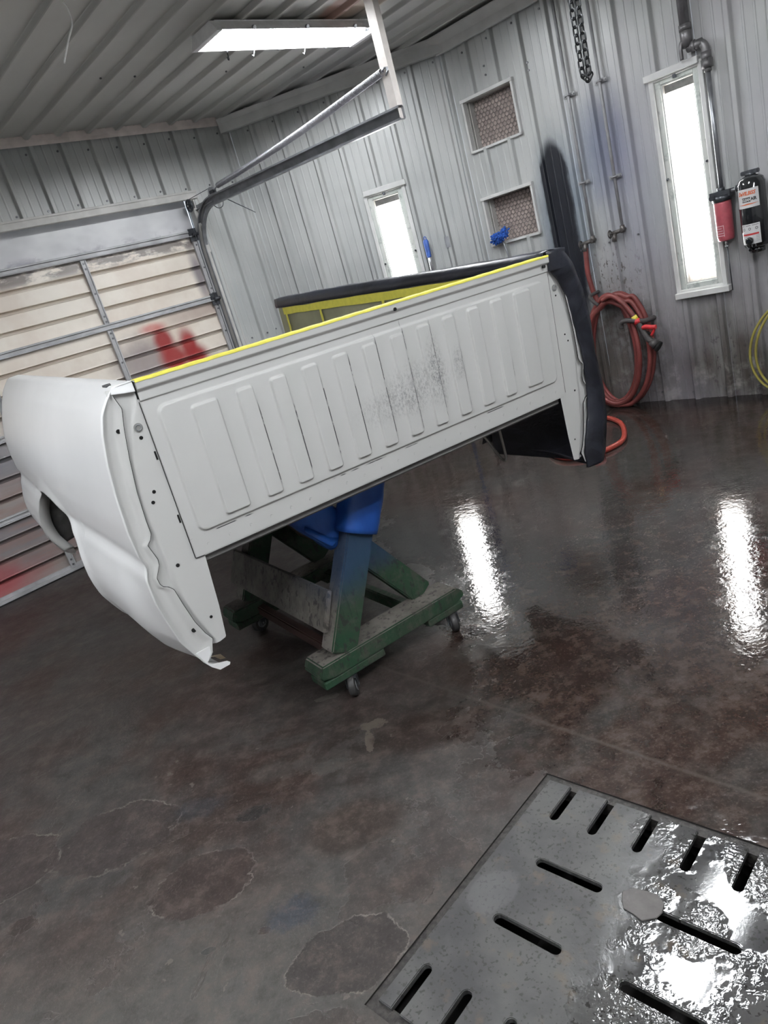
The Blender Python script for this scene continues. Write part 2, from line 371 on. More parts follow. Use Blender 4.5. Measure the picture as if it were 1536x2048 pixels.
# ------------------------------------------------------------------ floor with the drain pit
G0 = Vector((.244, 1.7, 0)); GE1 = Vector((.669, -.743, 0)).normalized(); GF = frame(G0, GE1)  # plate covers x 0..PL, y -PL..0
PL = .76
def floor_material():
    q = NT('painted_wet_concrete', .4, spec=.5); X = q.xyz()
    n1 = q.noise(.9, 6, .6, None, 3); n2 = q.noise(4, 8, .7); n3 = q.noise(22, 6, .7); n4 = q.noise(90, 4, .7)
    base = q.mix(q.rng(n1, .38, .62), (.066, .049, .045), (.080, .076, .073))
    base = q.mix(q.ma('MULTIPLY', q.rng(q.noise(1.7, 5, .6, None, 8), .47, .60), .75), base, (.060, .036, .030))
    base = q.mix(q.ma('MULTIPLY', q.rng(n2, .5, .68), .5), base, (.125, .115, .108))
    # greyer worn strip close to the camera, bottom left
    wn = q.noise(3, 6, .65, None, 12)
    near = q.blob((0, 1), (-.95, 1.15), (.75, .5), .55, wn, .6)
    base = q.mix(q.ma('MULTIPLY', near, .62), base, (.125, .122, .112))
    base = q.mix(q.ma('MULTIPLY', q.blob((0, 1), (-1.1, .95), (.45, .25), .5, wn, .5), .7), base, (.05, .05, .055))
    # paint flaking: contour of a noise gives ragged flake outlines
    fl = q.noise(2.3, 7, .62, None, 17, .4); fl2 = q.noise(5.5, 6, .66, None, 27, .3)
    zone = q.rng(X[1], 3.3, 1.9)
    zone = q.ma('MULTIPLY', zone, q.rng(X[0], .35, -.05))
    inside = q.rng(fl, .555, .562, smooth=False); inside2 = q.rng(fl2, .60, .606, smooth=False)
    base = q.mix(q.ma('MULTIPLY', q.ma('MULTIPLY', inside, zone), .45), base, (.062, .047, .043))
    base = q.mix(q.ma('MULTIPLY', q.ma('MULTIPLY', inside2, zone), .55), base, (.12, .115, .11))
    e1 = q.ma('SUBTRACT', 1.0, q.rng(q.ma('ABSOLUTE', q.ma('SUBTRACT', fl, .555)), .0, .0045))
    e2 = q.ma('SUBTRACT', 1.0, q.rng(q.ma('ABSOLUTE', q.ma('SUBTRACT', fl2, .60)), .0, .006))
    broken = q.rng(q.noise(6, 3, .5, None, 40), .45, .6)
    edge = q.ma('MULTIPLY', q.ma('MAXIMUM', q.ma('MULTIPLY', e1, broken), q.ma('MULTIPLY', e2, .5)), zone)
    base = q.mix(q.ma('MULTIPLY', edge, .7), base, (.20, .185, .17))
    # a few particular flakes
    wn2 = q.noise(5, 8, .68, None, 50); wn3 = q.noise(24, 6, .7, None, 55)
    BRN, GRY, LGT = (.055, .038, .034), (.12, .115, .108), (.22, .19, .165)
    patches = [((-.81, 1.70), (.155, .12), BRN, .85, 0), ((-1.17, 2.02), (.22, .15), (.066, .052, .05), .8, 0), ((-.78, 1.97), (.17, .14), (.062, .042, .036), .7, 0), ((-1.56, 2.02), (.2, .16), (.06, .045, .043), .8, 0),
               ((-.255, 2.225), (.062, .024), LGT, .95, 0), ((-.275, 2.13), (.016, .055), LGT, .95, 0), ((-.43, 2.49), (.05, .02), (.17, .155, .14), .9, 0), ((-.86, 2.36), (.05, .02), GRY, .5, 0),
               ((.22, 2.52), (.12, .08), GRY, .55, 0), ((-.40, 1.33), (.15, .10), (.05, .042, .04), .85, 0), ((-.76, 1.46), (.022, .01), (.05, .05, .05), .9, 0), ((-1.38, 1.74), (.05, .03), BRN, .85, 0), ((-.61, 1.47), (.016, .012), BRN, .9, 0),
               ((-.88, 2.04), (.09, .05), (.045, .055, .07), .5, 0), ((-.68, 1.94), (.06, .035), (.022, .022, .024), .8, 0), ((-.53, 1.50), (.07, .05), (.045, .055, .075), .7, 0), ((-.35, 1.75), (.16, .10), (.055, .034, .026), .6, 0), ((-.05, 2.1), (.2, .1), (.055, .034, .028), .6, 0),
               ((-.62, 2.12), (.10, .05), GRY, .5, 0), ((-.42, 2.06), (.06, .035), GRY, .85, 0), ((-.58, 2.27), (.09, .03), GRY, .6, 0), ((.5, 2.2), (.3, .12), (.05, .034, .03), .5, 0)]
    he = None
    for c, r, col, amt, _ in patches:
        d = q.blob((0, 1), c, r, .03 if amt >= .8 else .3, wn2 if max(r) > .11 else wn3, .55 if max(r) > .11 else 1.1)
        base = q.mix(q.ma('MULTIPLY', d, amt), base, col)
        if amt >= .8:
            rim = q.ma('MULTIPLY', q.ma('MULTIPLY', q.ma('MULTIPLY', d, q.ma('SUBTRACT', 1.0, d)), 4.0), q.rng(q.noise(11, 3, .6, None, 66), .42, .6))
            base = q.mix(q.ma('MULTIPLY', rim, .9), base, (.30, .28, .25))
            he = d if he is None else q.ma('ADD', he, d)
    base = q.mix(q.ma('MULTIPLY', q.rng(n4, .52, .70), .5), base, (.20, .18, .165))
    base = q.mix(q.ma('MULTIPLY', q.rng(n3, .56, .7), .45), base, (.028, .024, .023))
    mott = q.noise(13, 7, .72, None, 120); mott2 = q.noise(38, 5, .7, None, 130)
    base = q.mix(q.ma('MULTIPLY', q.rng(mott, .48, .66), .55), base, (.185, .155, .138))
    base = q.mix(q.ma('MULTIPLY', q.rng(mott, .5, .34), .5), base, (.026, .019, .016))
    base = q.mix(q.ma('MULTIPLY', q.rng(mott2, .56, .7), .4), base, (.17, .15, .135))
    chip = q.noise(19, 3, .5, None, 140)
    base = q.mix(q.ma('MULTIPLY', q.rng(chip, .70, .715, smooth=False), zone), base, (.20, .18, .16))
    # slab joints
    for (a, b, c, wd_) in ((Dv.x, Dv.y, -(Dv.x * -.95 + Dv.y * 3.55), .012), (-Dv.y, Dv.x, -(-Dv.y * -.95 + Dv.x * 3.55), .010)):
        d = q.ma('ABSOLUTE', q.ma('ADD', q.ma('ADD', q.ma('MULTIPLY', X[0], a), q.ma('MULTIPLY', X[1], b)), q.ma('ADD', c, q.ma('MULTIPLY', n3, .02))))
        base = q.mix(q.ma('MULTIPLY', q.rng(d, wd_, 0), .55), base, (.15, .135, .12))
    # dark strip at the foot of the far walls
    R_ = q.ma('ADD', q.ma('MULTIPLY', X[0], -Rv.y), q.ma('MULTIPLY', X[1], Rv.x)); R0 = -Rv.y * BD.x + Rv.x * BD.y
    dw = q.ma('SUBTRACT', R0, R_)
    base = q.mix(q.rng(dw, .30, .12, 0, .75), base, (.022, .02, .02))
    base = q.mix(q.ma('MULTIPLY', q.rng(q.ma('ABSOLUTE', q.ma('SUBTRACT', dw, .34)), .012, .0), .6), base, (.2, .19, .18))
    hs_ = q.n('ShaderNodeHueSaturation'); q.t.links.new(base, hs_.inputs['Color']); hs_.inputs['Value'].default_value = .50; hs_.inputs['Saturation'].default_value = 1.3
    q.color(hs_.outputs[0])
    # wetness: the right half is hosed down
    wet = q.rng(q.ma('ADD', q.ma('ADD', X[0], q.ma('MULTIPLY', X[1], .08)), q.ma('MULTIPLY', q.ma('SUBTRACT', q.noise(1.6, 5, .6, None, 60), .5), .8)), .12, .55)
    rip = q.noise(24, 2, .5, None, 70, .4); rip2 = q.noise(70, 2, .5, None, 75, .4)
    dry = q.rng(n2, .3, .7, .42, .62)
    q.rough(q.rng(wet, 0, 1, dry, q.rng(q.noise(12, 5, .7, None, 90), .46, .64, .03, .17), smooth=False))
    hh = q.ma('ADD', q.ma('MULTIPLY', q.ma('MULTIPLY', rip, wet), .26), q.ma('MULTIPLY', q.ma('MULTIPLY', rip2, wet), .12))
    hh = q.ma('ADD', hh, q.ma('MULTIPLY', n3, q.rng(wet, 0, 1, .6, .03)))
    hh = q.ma('ADD', hh, q.ma('MULTIPLY', n4, q.rng(wet, 0, 1, .22, .008)))
    if he is not None: hh = q.ma('SUBTRACT', hh, q.ma('MULTIPLY', he, .35))
    hh = q.ma('SUBTRACT', hh, q.ma('MULTIPLY', q.ma('MULTIPLY', inside, zone), .35))
    q.bump(hh, .5, .006)
    return q.m
M_FLOOR = floor_material()
PIT = (-.024, PL + .024, -PL - .024, .024)
bm = bmesh.new(); B = 12
x0, x1, y0, y1 = PIT
c = [GF @ Vector(p) for p in ((x0, y0, 0), (x1, y0, 0), (x1, y1, 0), (x0, y1, 0))]
big_ = [GF @ Vector(p) for p in ((-B, -B, 0), (B, -B, 0), (B, B, 0), (-B, B, 0))]
cv = [bm.verts.new(p) for p in c]; bv_ = [bm.verts.new(p) for p in big_]
for i in range(4): bm.faces.new((bv_[i], bv_[(i + 1) % 4], cv[(i + 1) % 4], cv[i]))
lo = [bm.verts.new(p + Vector((0, 0, -.45))) for p in c]
for i in range(4): bm.faces.new((cv[i], cv[(i + 1) % 4], lo[(i + 1) % 4], lo[i])).material_index = 1
bm.faces.new(lo).material_index = 1
fo = done(bm, 'floor', [M_FLOOR, simple('pit_concrete', (.02, .018, .017), .7)]); fo['kind'] = 'structure'

bm = bmesh.new()
for b in ((x0, x1, y1 - .030, y1, -.05, -.005), (x0, x1, y0, y0 + .030, -.05, -.005), (x0, x0 + .030, y0 + .03, y1 - .03, -.05, -.005), (x1 - .030, x1, y0 + .03, y1 - .03, -.05, -.005)): box(bm, *b)
led = done(bm, 'trim_7', simple('dirt_packed_ledge', (.028, .025, .023), .55, var=.5, bump=1.0, scale=70), None, GF @ Matrix.Translation((0, 0, 0))); led['kind'] = 'structure'
# steel drain grate
def grate_material():
    q = NT('drain_plate_steel', .4, .0, spec=.6); X = q.xyz()
    n1 = q.noise(5, 5, .6); n2 = q.noise(60, 5, .65); pit = q.noise(110, 2, .5)
    c = q.mix(q.rng(n1, .35, .65), (.040, .040, .041), (.070, .070, .068))
    c = q.mix(q.ma('MULTIPLY', q.rng(pit, .58, .66), .8), c, (.02, .018, .017))
    c = q.mix(q.ma('MULTIPLY', q.rng(q.noise(14, 4, .6, None, 5), .58, .7), .35), c, (.12, .085, .05))
    wn = q.noise(12, 4)
    c = q.mix(q.ma('MULTIPLY', q.blob((0, 1), (.07, -.40), (.055, .07), .1, wn, .6), .35), c, (.11, .11, .115))
    q.color(c)
    wet = q.rng(q.ma('ADD', q.ma('ADD', X[0], q.ma('MULTIPLY', q.ma('SUBTRACT', n1, .5), .35)), q.ma('MULTIPLY', X[1], .1)), .24, .42)
    rip = q.noise(70, 2, .45, None, 3, .9)
    q.rough(q.rng(wet, 0, 1, .52, .06, smooth=False))
    patch = q.rng(q.noise(9, 3, .5, None, 33), .42, .58)
    q.bump(q.ma('ADD', q.ma('MULTIPLY', q.ma('MULTIPLY', rip, q.ma('MULTIPLY', wet, patch)), .8), q.ma('MULTIPLY', n2, q.rng(wet, 0, 1, .25, .04))), .5, .005)
    return q.m
M_GRATE = grate_material()
sw = .0128
notch_top = [.082, .195, .318, .438, .557, .677]; notch_bot = [.052, .168, .285, .405, .525, .645]
out = [(0, -PL)]
for s in notch_bot:
    L_ = .125; out.append((s - sw, -PL))
    out += [(s + sw * cos(a), -PL + L_ - sw + sw * sin(a)) for a in [pi - pi * k / 8 for k in range(9)]]
    out.append((s + sw, -PL))
out += [(PL, -PL), (PL, 0)]
for s in notch_top[::-1]:
    L_ = .13; out.append((s + sw, 0))
    out += [(s + sw * cos(a), -L_ + sw + sw * sin(a)) for a in [-pi * k / 8 for k in range(9)]]
    out.append((s - sw, 0))
out.append((0, 0))
def slot(x0, x1, y):
    return [(x1 - sw + sw * cos(a), y + sw * sin(a)) for a in [-pi / 2 + pi * k / 8 for k in range(9)]] + [(x0 + sw + sw * cos(a), y + sw * sin(a)) for a in [pi / 2 + pi * k / 8 for k in range(9)]]
holes_ = [slot(.117, .298, -.268), slot(.112, .293, -.456), slot(.432, .612, -.268), slot(.432, .612, -.456)]
gr = fill2d('drain_grate', out, holes_, -.0075, .006, M_GRATE, None, GF, .002)
tag(gr, 'square slotted grey steel drain plate set into the wet floor in the foreground', 'drain grate')
# patch of rust scale lying over one slot end
bm = bmesh.new(); rr = random.Random(5)
pts = [(.395 + .046 * cos(a) * (1 + rr.uniform(-.2, .2)), -.262 + .038 * sin(a) * (1 + rr.uniform(-.2, .2)), .0063) for a in [2 * pi * k / 11 for k in range(11)]]
f = bm.faces.new([bm.verts.new(p) for p in pts]); r = bmesh.ops.extrude_face_region(bm, geom=[f])
for v in r['geom']:
    if isinstance(v, bmesh.types.BMVert): v.co.z += .004
bevel(bm, .0012, 1)
done(bm, 'scale_flake', simple('rust_scale', (.10, .093, .09), .6, bump=.4), gr)

# ------------------------------------------------------------------ garage door
def door_material():
    q = NT('garage_door_paint', .42); X = q.xyz()
    wn = q.noise(3, 4, .6); st = q.noise(5, 5, .6, (.3, 1, 3))
    beige = q.mix(q.rng(wn, .35, .65), (.66, .58, .50), (.74, .68, .60))
    grey = q.mix(q.rng(q.noise(1.6, 4, .6, (.4, 1, 2.5), 5), .4, .62), (.18, .175, .185), (.30, .27, .25))
    c = q.mix(q.rng(q.ma('ADD', X[2], q.ma('MULTIPLY', q.ma('SUBTRACT', wn, .5), .5)), 1.30, 1.0), beige, grey)
    c = q.mix(q.ma('MULTIPLY', q.rng(X[2], 1.05, .65), q.rng(st, .4, .6, .2, .8)), c, (.24, .165, .15))
    c = q.mix(q.ma('MULTIPLY', q.rng(X[2], .75, .95, 0, .5), q.rng(X[2], 1.2, 1.0)), c, (.15, .16, .19))
    # brown smoke under the top panel
    band = q.ma('MULTIPLY', q.rng(X[2], 2.04, 2.10), q.rng(q.noise(5, 5, .7, (1, 1, 3), 9), .38, .55))
    c = q.mix(q.ma('MULTIPLY', band, .85), c, (.12, .10, .095))
    c = q.mix(q.ma('MULTIPLY', q.blob((0, 2), (.62, 1.86), (.05, .2), .7, wn, .3), .8), c, (.12, .10, .13))
    c = q.mix(q.ma('MULTIPLY', q.blob((0, 2), (.70, 1.58), (.25, .06), .7, wn, .6), .6), c, (.28, .2, .17))
    # purple grey shadow of old paint beside the post, red spray blots
    c = q.mix(q.ma('MULTIPLY', q.blob((0, 2), (1.36, 1.28), (.24, .22), .6, wn, .4), .75), c, (.17, .13, .14))
    for cc, r in (((1.14, 1.43), (.075, .10)), ((1.10, 1.27), (.12, .13)), ((.93, 1.34), (.075, .13)), ((.90, 1.24), (.11, .09))):
        c = q.mix(q.ma('MULTIPLY', q.blob((0, 2), cc, r, .5, wn, .25), .97), c, (.26, .006, .006))
    c = q.mix(q.ma('MULTIPLY', q.blob((0, 2), (1.2, 1.55), (.09, .03), .7, wn, .4), .6), c, (.5, .06, .05))
    c = q.mix(q.ma('MULTIPLY', q.blob((0, 2), (3.1, .14), (.35, .14), .6, wn, .5), .75), c, (.30, .03, .04))
    q.color(c); return q.m
M_DOOR = door_material()
def toppanel_material():
    q = NT('door_top_panel_paint', .3); wn = q.noise(2.2, 3, .5, (1, 1, 1.6)); X = q.xyz()
    c = q.mix(q.rng(wn, .38, .62), (.53, .53, .55), (.68, .68, .69))
    c = q.mix(q.ma('MULTIPLY', q.rng(X[2], 2.27, 2.18), q.rng(q.noise(6, 5, .6, (1, 1, 2), 4), .48, .64)), c, (.26, .25, .30))
    q.color(c); return q.m
M_TOPP = toppanel_material()
door = struct('door_1', FD)
def door_section(z0, z1, n, mat, name='door_panel'):
    """pan section with n horizontal ribs; local y is into the room"""
    bm = bmesh.new(); prof = []; h = (z1 - z0) / n
    for i in range(n):
        a = z0 + i * h
        prof += [(-.080, a + .001), (-.112, a + .004), (-.112, a + .020), (-.070, a + .026), (-.073, a + .034), (-.084, a + h - .006)]
    xs = [DOOR_S0 + .005, 1.5, 2.6, DOOR_S1]
    grid(bm, [[(x, y, z) for x in xs] for y, z in prof], smooth=False)
    return done(bm, name, mat, door)
ZS = [.012, .545, 1.09, 1.635, 2.165]
for a, b in zip(ZS, ZS[1:]): door_section(a, b, 4, M_DOOR)
bm = bmesh.new(); box(bm, DOOR_S0 + .005, DOOR_S1, -.085, -.072, 2.175, DOOR_H + .02); done(bm, 'top_panel', M_TOPP, door)
M_STRUT = simple('door_strut', (.40, .40, .41), .42, .1, .25, 5)
for z in (2.165, 1.635, 1.09, .545):
    bm = bmesh.new()
    box(bm, DOOR_S0 + .01, DOOR_S1, -.075, -.05, z + .022, z + .036); box(bm, DOOR_S0 + .01, DOOR_S1, -.078, -.060, z - .004, z + .022); box(bm, DOOR_S0 + .01, DOOR_S1, -.075, -.045, z - .012, z - .005)
    bevel(bm, .002, 1); done(bm, 'horizontal_rail', M_STRUT, door)
bm = bmesh.new(); box(bm, DOOR_S0 + .01, DOOR_S1, -.09, -.045, .012, .035); box(bm, DOOR_S0 + .01, DOOR_S1, -.09, -.06, .035, .06); done(bm, 'bottom_rail', M_STRUT, door)
bm = bmesh.new(); box(bm, DOOR_S0 + .01, DOOR_S1, -.085, -.050, .0, .012); done(bm, 'rubber_seal', M_BLACK, door)
for s, wds in ((DOOR_S0 + .03, .05), (1.545, .042), (2.50, .042), (3.45, .042)):
    for a, b in zip(ZS, ZS[1:]):
        bm = bmesh.new(); x0, x1 = s - wds / 2, s + wds / 2
        box(bm, x0, x1, -.072, -.058, a + .03, b - .014); box(bm, x0, x0 + .008, -.058, -.050, a + .03, b - .014); box(bm, x1 - .008, x1, -.058, -.050, a + .03, b - .014)
        st = done(bm, 'stile', M_STRUT, door)
        bm = bmesh.new()
        for z in (a + .05, a + .09, b - .04, b - .08, (a + b) / 2): cyl(bm, (s, -.06, z), (s, -.054, z), .008, 8)
        done(bm, 'bolt', M_SCREW, st)
# roller brackets and hinges on the right edge
for z in (2.165, 1.635, 1.09, .545):
    bm = bmesh.new(); s = DOOR_S0 + .02
    box(bm, s - .02, s + .05, -.056, -.046, z - .05, z + .05); cyl(bm, (s - .03, -.03, z), (s + .03, -.03, z), .013, 10); cyl(bm, (s - .06, -.03, z), (s - .01, -.03, z), .006, 8)
    cyl(bm, (s - .075, -.03, z), (s - .055, -.03, z), .022, 14)
    done(bm, 'roller_hinge', M_DARKSTEEL, door)

# door track (one thing: vertical, curve, horizontal run)
tk = empty('door_track', FD @ Matrix.Translation((.52, 0, 0)), 'grey steel garage door track curving up from the right door jamb and running out overhead', 'door track')
path = [(0, -.02, 0.02), (0, -.02, 1.0), (0, -.02, 1.9), (0, -.02, 2.01)]
path += [(0, .31 - .33 * cos(a), 2.01 + .33 * sin(a)) for a in [pi / 2 * k / 14 for k in range(1, 15)]]
path += [(0, .9, 2.322), (0, 1.6, 2.30), (0, 2.49, 2.268)]
def sweep_c(bm, path, prof):
    """C profile (x across, t normal in-plane) swept along a path in the y-z plane"""
    pts = [Vector(p) for p in path]; rows = []
    for i, p in enumerate(pts):
        d = (pts[min(i + 1, len(pts) - 1)] - pts[max(i - 1, 0)]).normalized(); nrm = Vector((0, -d.z, d.y))
        rows.append([p + Vector((x, 0, 0)) + nrm * t for x, t in prof])
    grid(bm, rows, smooth=False)
bm = bmesh.new()
sweep_c(bm, path, [(.016, .026), (.016, .036), (-.014, .036), (-.020, .028), (-.022, -.028), (-.014, -.036), (.016, -.036), (.016, -.026)])
t_ = done(bm, 'track_channel', simple('track_steel', (.20, .205, .22), .4, .4, .2, 9), tk); solidify(t_, .003)
bm = bmesh.new(); box(bm, -.045, -.015, -.045, .02, 0.02, 2.0); box(bm, -.018, -.014, -.06, .03, .02, 2.0); done(bm, 'mounting_angle', M_STEEL, tk)
bm = bmesh.new()
for z in [.3 + .12 * k for k in range(14)]: cyl(bm, (-.01, .006, z), (-.01, .014, z), .008, 8)
done(bm, 'bolt', M_SCREW, tk)
# bracket arm from jamb to the curve
bm = bmesh.new(); box(bm, -.03, -.02, -.02, .30, 2.335, 2.37); box(bm, -.03, -.005, -.02, .30, 2.335, 2.339); done(bm, 'support_arm', M_STEEL, tk)

# hanging angle at the track's far end
ha = empty('hanging_bracket', FD @ Matrix.Translation((.52, 2.44, 2.245)), 'long off-white steel angle hanging from the ceiling and carrying the end of the door track', 'bracket')
M_ANG = simple('painted_angle', (.60, .56, .53), .45, .1, .1, 8)
bm = bmesh.new(); H = CEIL - 2.245
box(bm, -.040, -.036, -.070, .035, .02, H); box(bm, -.036, .006, .031, .035, -.005, H)
box(bm, -.06, .0, -.07, .045, H - .006, H)
bevel(bm, .001, 1); done(bm, 'angle_bar', M_ANG, ha)
bm = bmesh.new()
for z in (.1, .18, .30, .43, .50, .62): cyl(bm, (-.040, -.01, z), (-.0415, -.01, z), .006, 8)
done(bm, 'bolt_hole', M_BLACK, ha)
bm = bmesh.new(); cyl(bm, (-.02, .0, .262), (-.05, .0, .262), .011, 10); cyl(bm, (-.034, .0, .262), (-.034, -.035, .24), .006, 8); done(bm, 'eye_bolt', M_STEEL, ha)

# extension spring with its pulley fork
sp = empty('extension_spring', FD @ Matrix.Translation((.49, .30, 2.41)), 'long coiled steel extension spring stretched above the door track', 'spring')
bm = bmesh.new(); a = Vector((-.0, .09, .012)); b = Vector((0, 2.10, .098)); N = 190; pts = []
ax = (b - a).normalized(); X_, Y_ = basis(ax)
for i in range(N * 10 + 1):
    t = i / (N * 10); ang = 2 * pi * i / 10; r = .0185 * (sstep(t, 0, .012) * (1 - sstep(t, .988, 1)) * .9 + .1)
    pts.append(a.lerp(b, t) + X_ * r * cos(ang) + Y_ * r * sin(ang) + Vector((0, 0, -.018 * sin(pi * t))))
tube(bm, pts, .0036, 5); done(bm, 'coil', simple('spring_steel', (.30, .30, .32), .35, .7), sp)
bm = bmesh.new(); tube(bm, crom([(0, .035, -.005), (0, .06, .0), (0, .10, .012)], 5), .006, 8); tube(bm, crom([(-.0, 2.08, .098), (-.0, 2.11, .11), (-.02, 2.13, .1)], 5), .005, 8); done(bm, 'end_hook', M_STEEL, sp)
pu = empty('pulley', FD @ Matrix.Translation((.49, .30, 2.40)), 'small round sheave pulley hooked on the near end of the spring above the track curve', 'pulley')
bm = bmesh.new()
tube(bm, [(-.010, .0, 0), (-.007, 0, 0), (0, 0, 0), (.007, 0, 0), (.010, 0, 0)], [.040, .040, .031, .040, .040], 24); done(bm, 'sheave', M_STEEL, pu)
bm = bmesh.new(); box(bm, -.016, -.012, -.012, .045, -.012, .012); box(bm, .012, .016, -.012, .045, -.012, .012); box(bm, -.016, .016, .041, .045, -.012, .012); cyl(bm, (-.02, 0, 0), (.02, 0, 0), .006, 8); done(bm, 'fork', M_DARKSTEEL, pu)
# header pulley wheel with spokes
hp = empty('header_pulley', FD @ Matrix.Translation((.575, .05, 2.372)), 'black spoked cable pulley fixed at the top right corner of the garage door', 'pulley')
bm = bmesh.new(); tube(bm, [(0, .043 * cos(a), .043 * sin(a)) for a in [2 * pi * k / 28 for k in range(28)]], .008, 8, closed=True)
for k in range(5):
    a = 2 * pi * k / 5; tube(bm, [(0, .01 * cos(a), .01 * sin(a)), (0, .04 * cos(a), .04 * sin(a))], .005, 6)
cyl(bm, (-.012, 0, 0), (.012, 0, 0), .013, 12); done(bm, 'wheel', M_DARKSTEEL, hp)
bm = bmesh.new(); box(bm, -.022, -.016, -.05, .055, -.03, .03); box(bm, -.10, -.016, -.05, -.045, -.03, .03); cyl(bm, (-.03, 0, 0), (.018, 0, 0), .006, 8); done(bm, 'mounting_plate', M_TRIM_D, hp)
bm = bmesh.new()
tube(bm, [(.575, .05, 2.415), (.49, .30, 2.436)], .0025, 6); tube(bm, [(.575, .012, 2.37), (.575, -.02, 2.0), (.565, -.04, .06)], .0025, 6)
tube(bm, [(.49, .30, 2.362), (.50, .33, 2.355)], .0025, 6)
tag(done(bm, 'lift_cable', M_DARKSTEEL, None, FD), 'thin steel lift cable running from the header pulley down beside the garage door', 'cable')
bm = bmesh.new()
tube(bm, crom([(.49, .34, 2.36), (.47, .28, 2.43), (.47, .20, 2.38), (.47, .27, 2.29), (.48, .38, 2.28), (.48, .42, 2.36)], 6), .003, 6)
tube(bm, [(.48, .42, 2.33), (.44, .72, 2.14)], .003, 6)
tag(done(bm, 'loose_wire', M_DARKSTEEL, None, FD), 'loose end of dark wire knotted round the curve of the door track', 'wire')

# ------------------------------------------------------------------ windows
def sheet_material():
    q = NT('backlit_window_sheet', .8); X = q.xyz(); st = q.noise(30, 3, .6, (1, 1, .12)); nn = q.noise(6, 3)
    c = q.mix(q.rng(nn, .3, .7), (1, .97, .90), (1, 1, 1)); q.color((.8, .8, .78))
    q.put(q.b.inputs['Emission Color'], c)
    end = q.ma('MULTIPLY', q.ma('MULTIPLY', q.rng(X[2], .02, .14), q.rng(X[2], .99, .87)), q.rng(X[0], .035, .075))
    q.put(q.b.inputs['Emission Color'], q.mix(end, (1, .90, .78), (1, 1, 1)))
    q.put(q.b.inputs['Emission Strength'], q.ma('MULTIPLY', q.ma('MULTIPLY', q.rng(st, .35, .6, .6, 1.0), q.rng(end, 0, 1, .03, 1.0)), WINDOW))
    return q.m
M_SHEET = sheet_material()
def wframe_material():
    q = NT('window_frame_paint', .45); n = q.noise(14, 5, .65); n2 = q.noise(3, 3)
    c = q.mix(q.rng(n2, .4, .6), (.52, .56, .53), (.60, .61, .58)); c = q.mix(q.ma('MULTIPLY', q.rng(n, .52, .66), .6), c, (.26, .29, .28)); q.color(c); return q.m
M_WF = wframe_material()
M_GLASS = NT('window_glass', .02).m
_b = M_GLASS.node_tree.nodes['Principled BSDF']; _b.inputs['Transmission Weight'].default_value = 1; _b.inputs['IOR'].default_value = 1.03
def window(name, FM, a, b, z0, z1, capl, capr):
    o = struct(name, FM @ Matrix.Translation((a, 0, z0))); W, H = b - a, z1 - z0
    fwid = .036
    bm = bmesh.new()
    for bb in ((.0, fwid, -.015, .05, 0, H), (W - fwid, W, -.015, .05, 0, H), (fwid, W - fwid, -.015, .05, 0, fwid), (fwid, W - fwid, -.015, .05, H - fwid, H)): box(bm, *bb)
    bevel(bm, .003, 1); done(bm, 'window_frame', M_WF, o)
    bm = bmesh.new()
    f2 = fwid + .008
    for bb in ((fwid, f2, -.004, .03, fwid, H - fwid), (W - f2, W - fwid, -.004, .03, fwid, H - fwid), (fwid, W - fwid, -.004, .03, fwid, f2), (fwid, W - fwid, -.004, .03, H - f2, H - fwid)): box(bm, *bb)
    done(bm, 'sash_bead', M_TRIM, o)
    bm = bmesh.new()
    for bb in ((-.03, 0, -.032, .03, -.02, H + .02), (W, W + .03, -.032, .03, -.02, H + .02)): box(bm, *bb)
    bevel(bm, .003, 1); done(bm, 'flashing', M_TRIM, o)
    bm = bmesh.new(); box(bm, -.05 * capl, W + .045 * capr, -.055, .02, H, H + .04); box(bm, -.01, W + .01, -.03, .02, H - .012, H + .002); bevel(bm, .003, 1); done(bm, 'head_flashing', M_TRIM, o)
    bm = bmesh.new(); box(bm, -.035, W + .045, -.055, .02, -.055, -.015); box(bm, -.01, W + .01, -.03, .02, -.02, .002); bevel(bm, .003, 1); done(bm, 'sill_flashing', M_TRIM, o)
    bm = bmesh.new(); box(bm, f2, W - f2, .004, .008, f2, H - f2); done(bm, 'pane', M_GLASS, o)
    rows = []; hh = H - 2 * f2
    for j in range(40):
        z = f2 - .005 + (hh + .01) * j / 39
        rows.append([(f2 - .005 + (W - 2 * f2 + .01) * i / 30, .026 + .004 * sin(i * 1.3) * (.4 + .6 * abs(2 * j / 39 - 1)), z) for i in range(31)])
    sh = fastgrid('curtain_sheet', [[(x - 0, y, z / H) for x, y, z in r] for r in rows], M_SHEET, o); sh.scale = (1, 1, H)
    bm = bmesh.new(); box(bm, W / 2 - .012, W / 2 + .008, -.036, -.015, H - .03, H - .008); cyl(bm, (.01, -.016, H * .55), (.01, -.03, H * .55), .008, 8); cyl(bm, (W - .01, -.016, H * .58), (W - .01, -.03, H * .58), .008, 8)
    bevel(bm, .001, 1); done(bm, 'latch', M_DARKSTEEL, o)
    bm = bmesh.new(); box(bm, f2 + .005, W - f2 - .002, .014, .02, H - f2 - .05, H - f2 - .004); done(bm, 'lint_strip', simple('grey_lint', (.62, .62, .6), .9, bump=.6), o)
    return o
window('window_2', FR, *WIN2[:2], *WIN2[2:], 1, .3)
window('window_1', FL, *WIN1[:2], *WIN1[2:], .4, 1)
# daylight from the windows also enters as soft light
for FM, W_ in ((FR, WIN2), (FL, WIN1)):
    pass

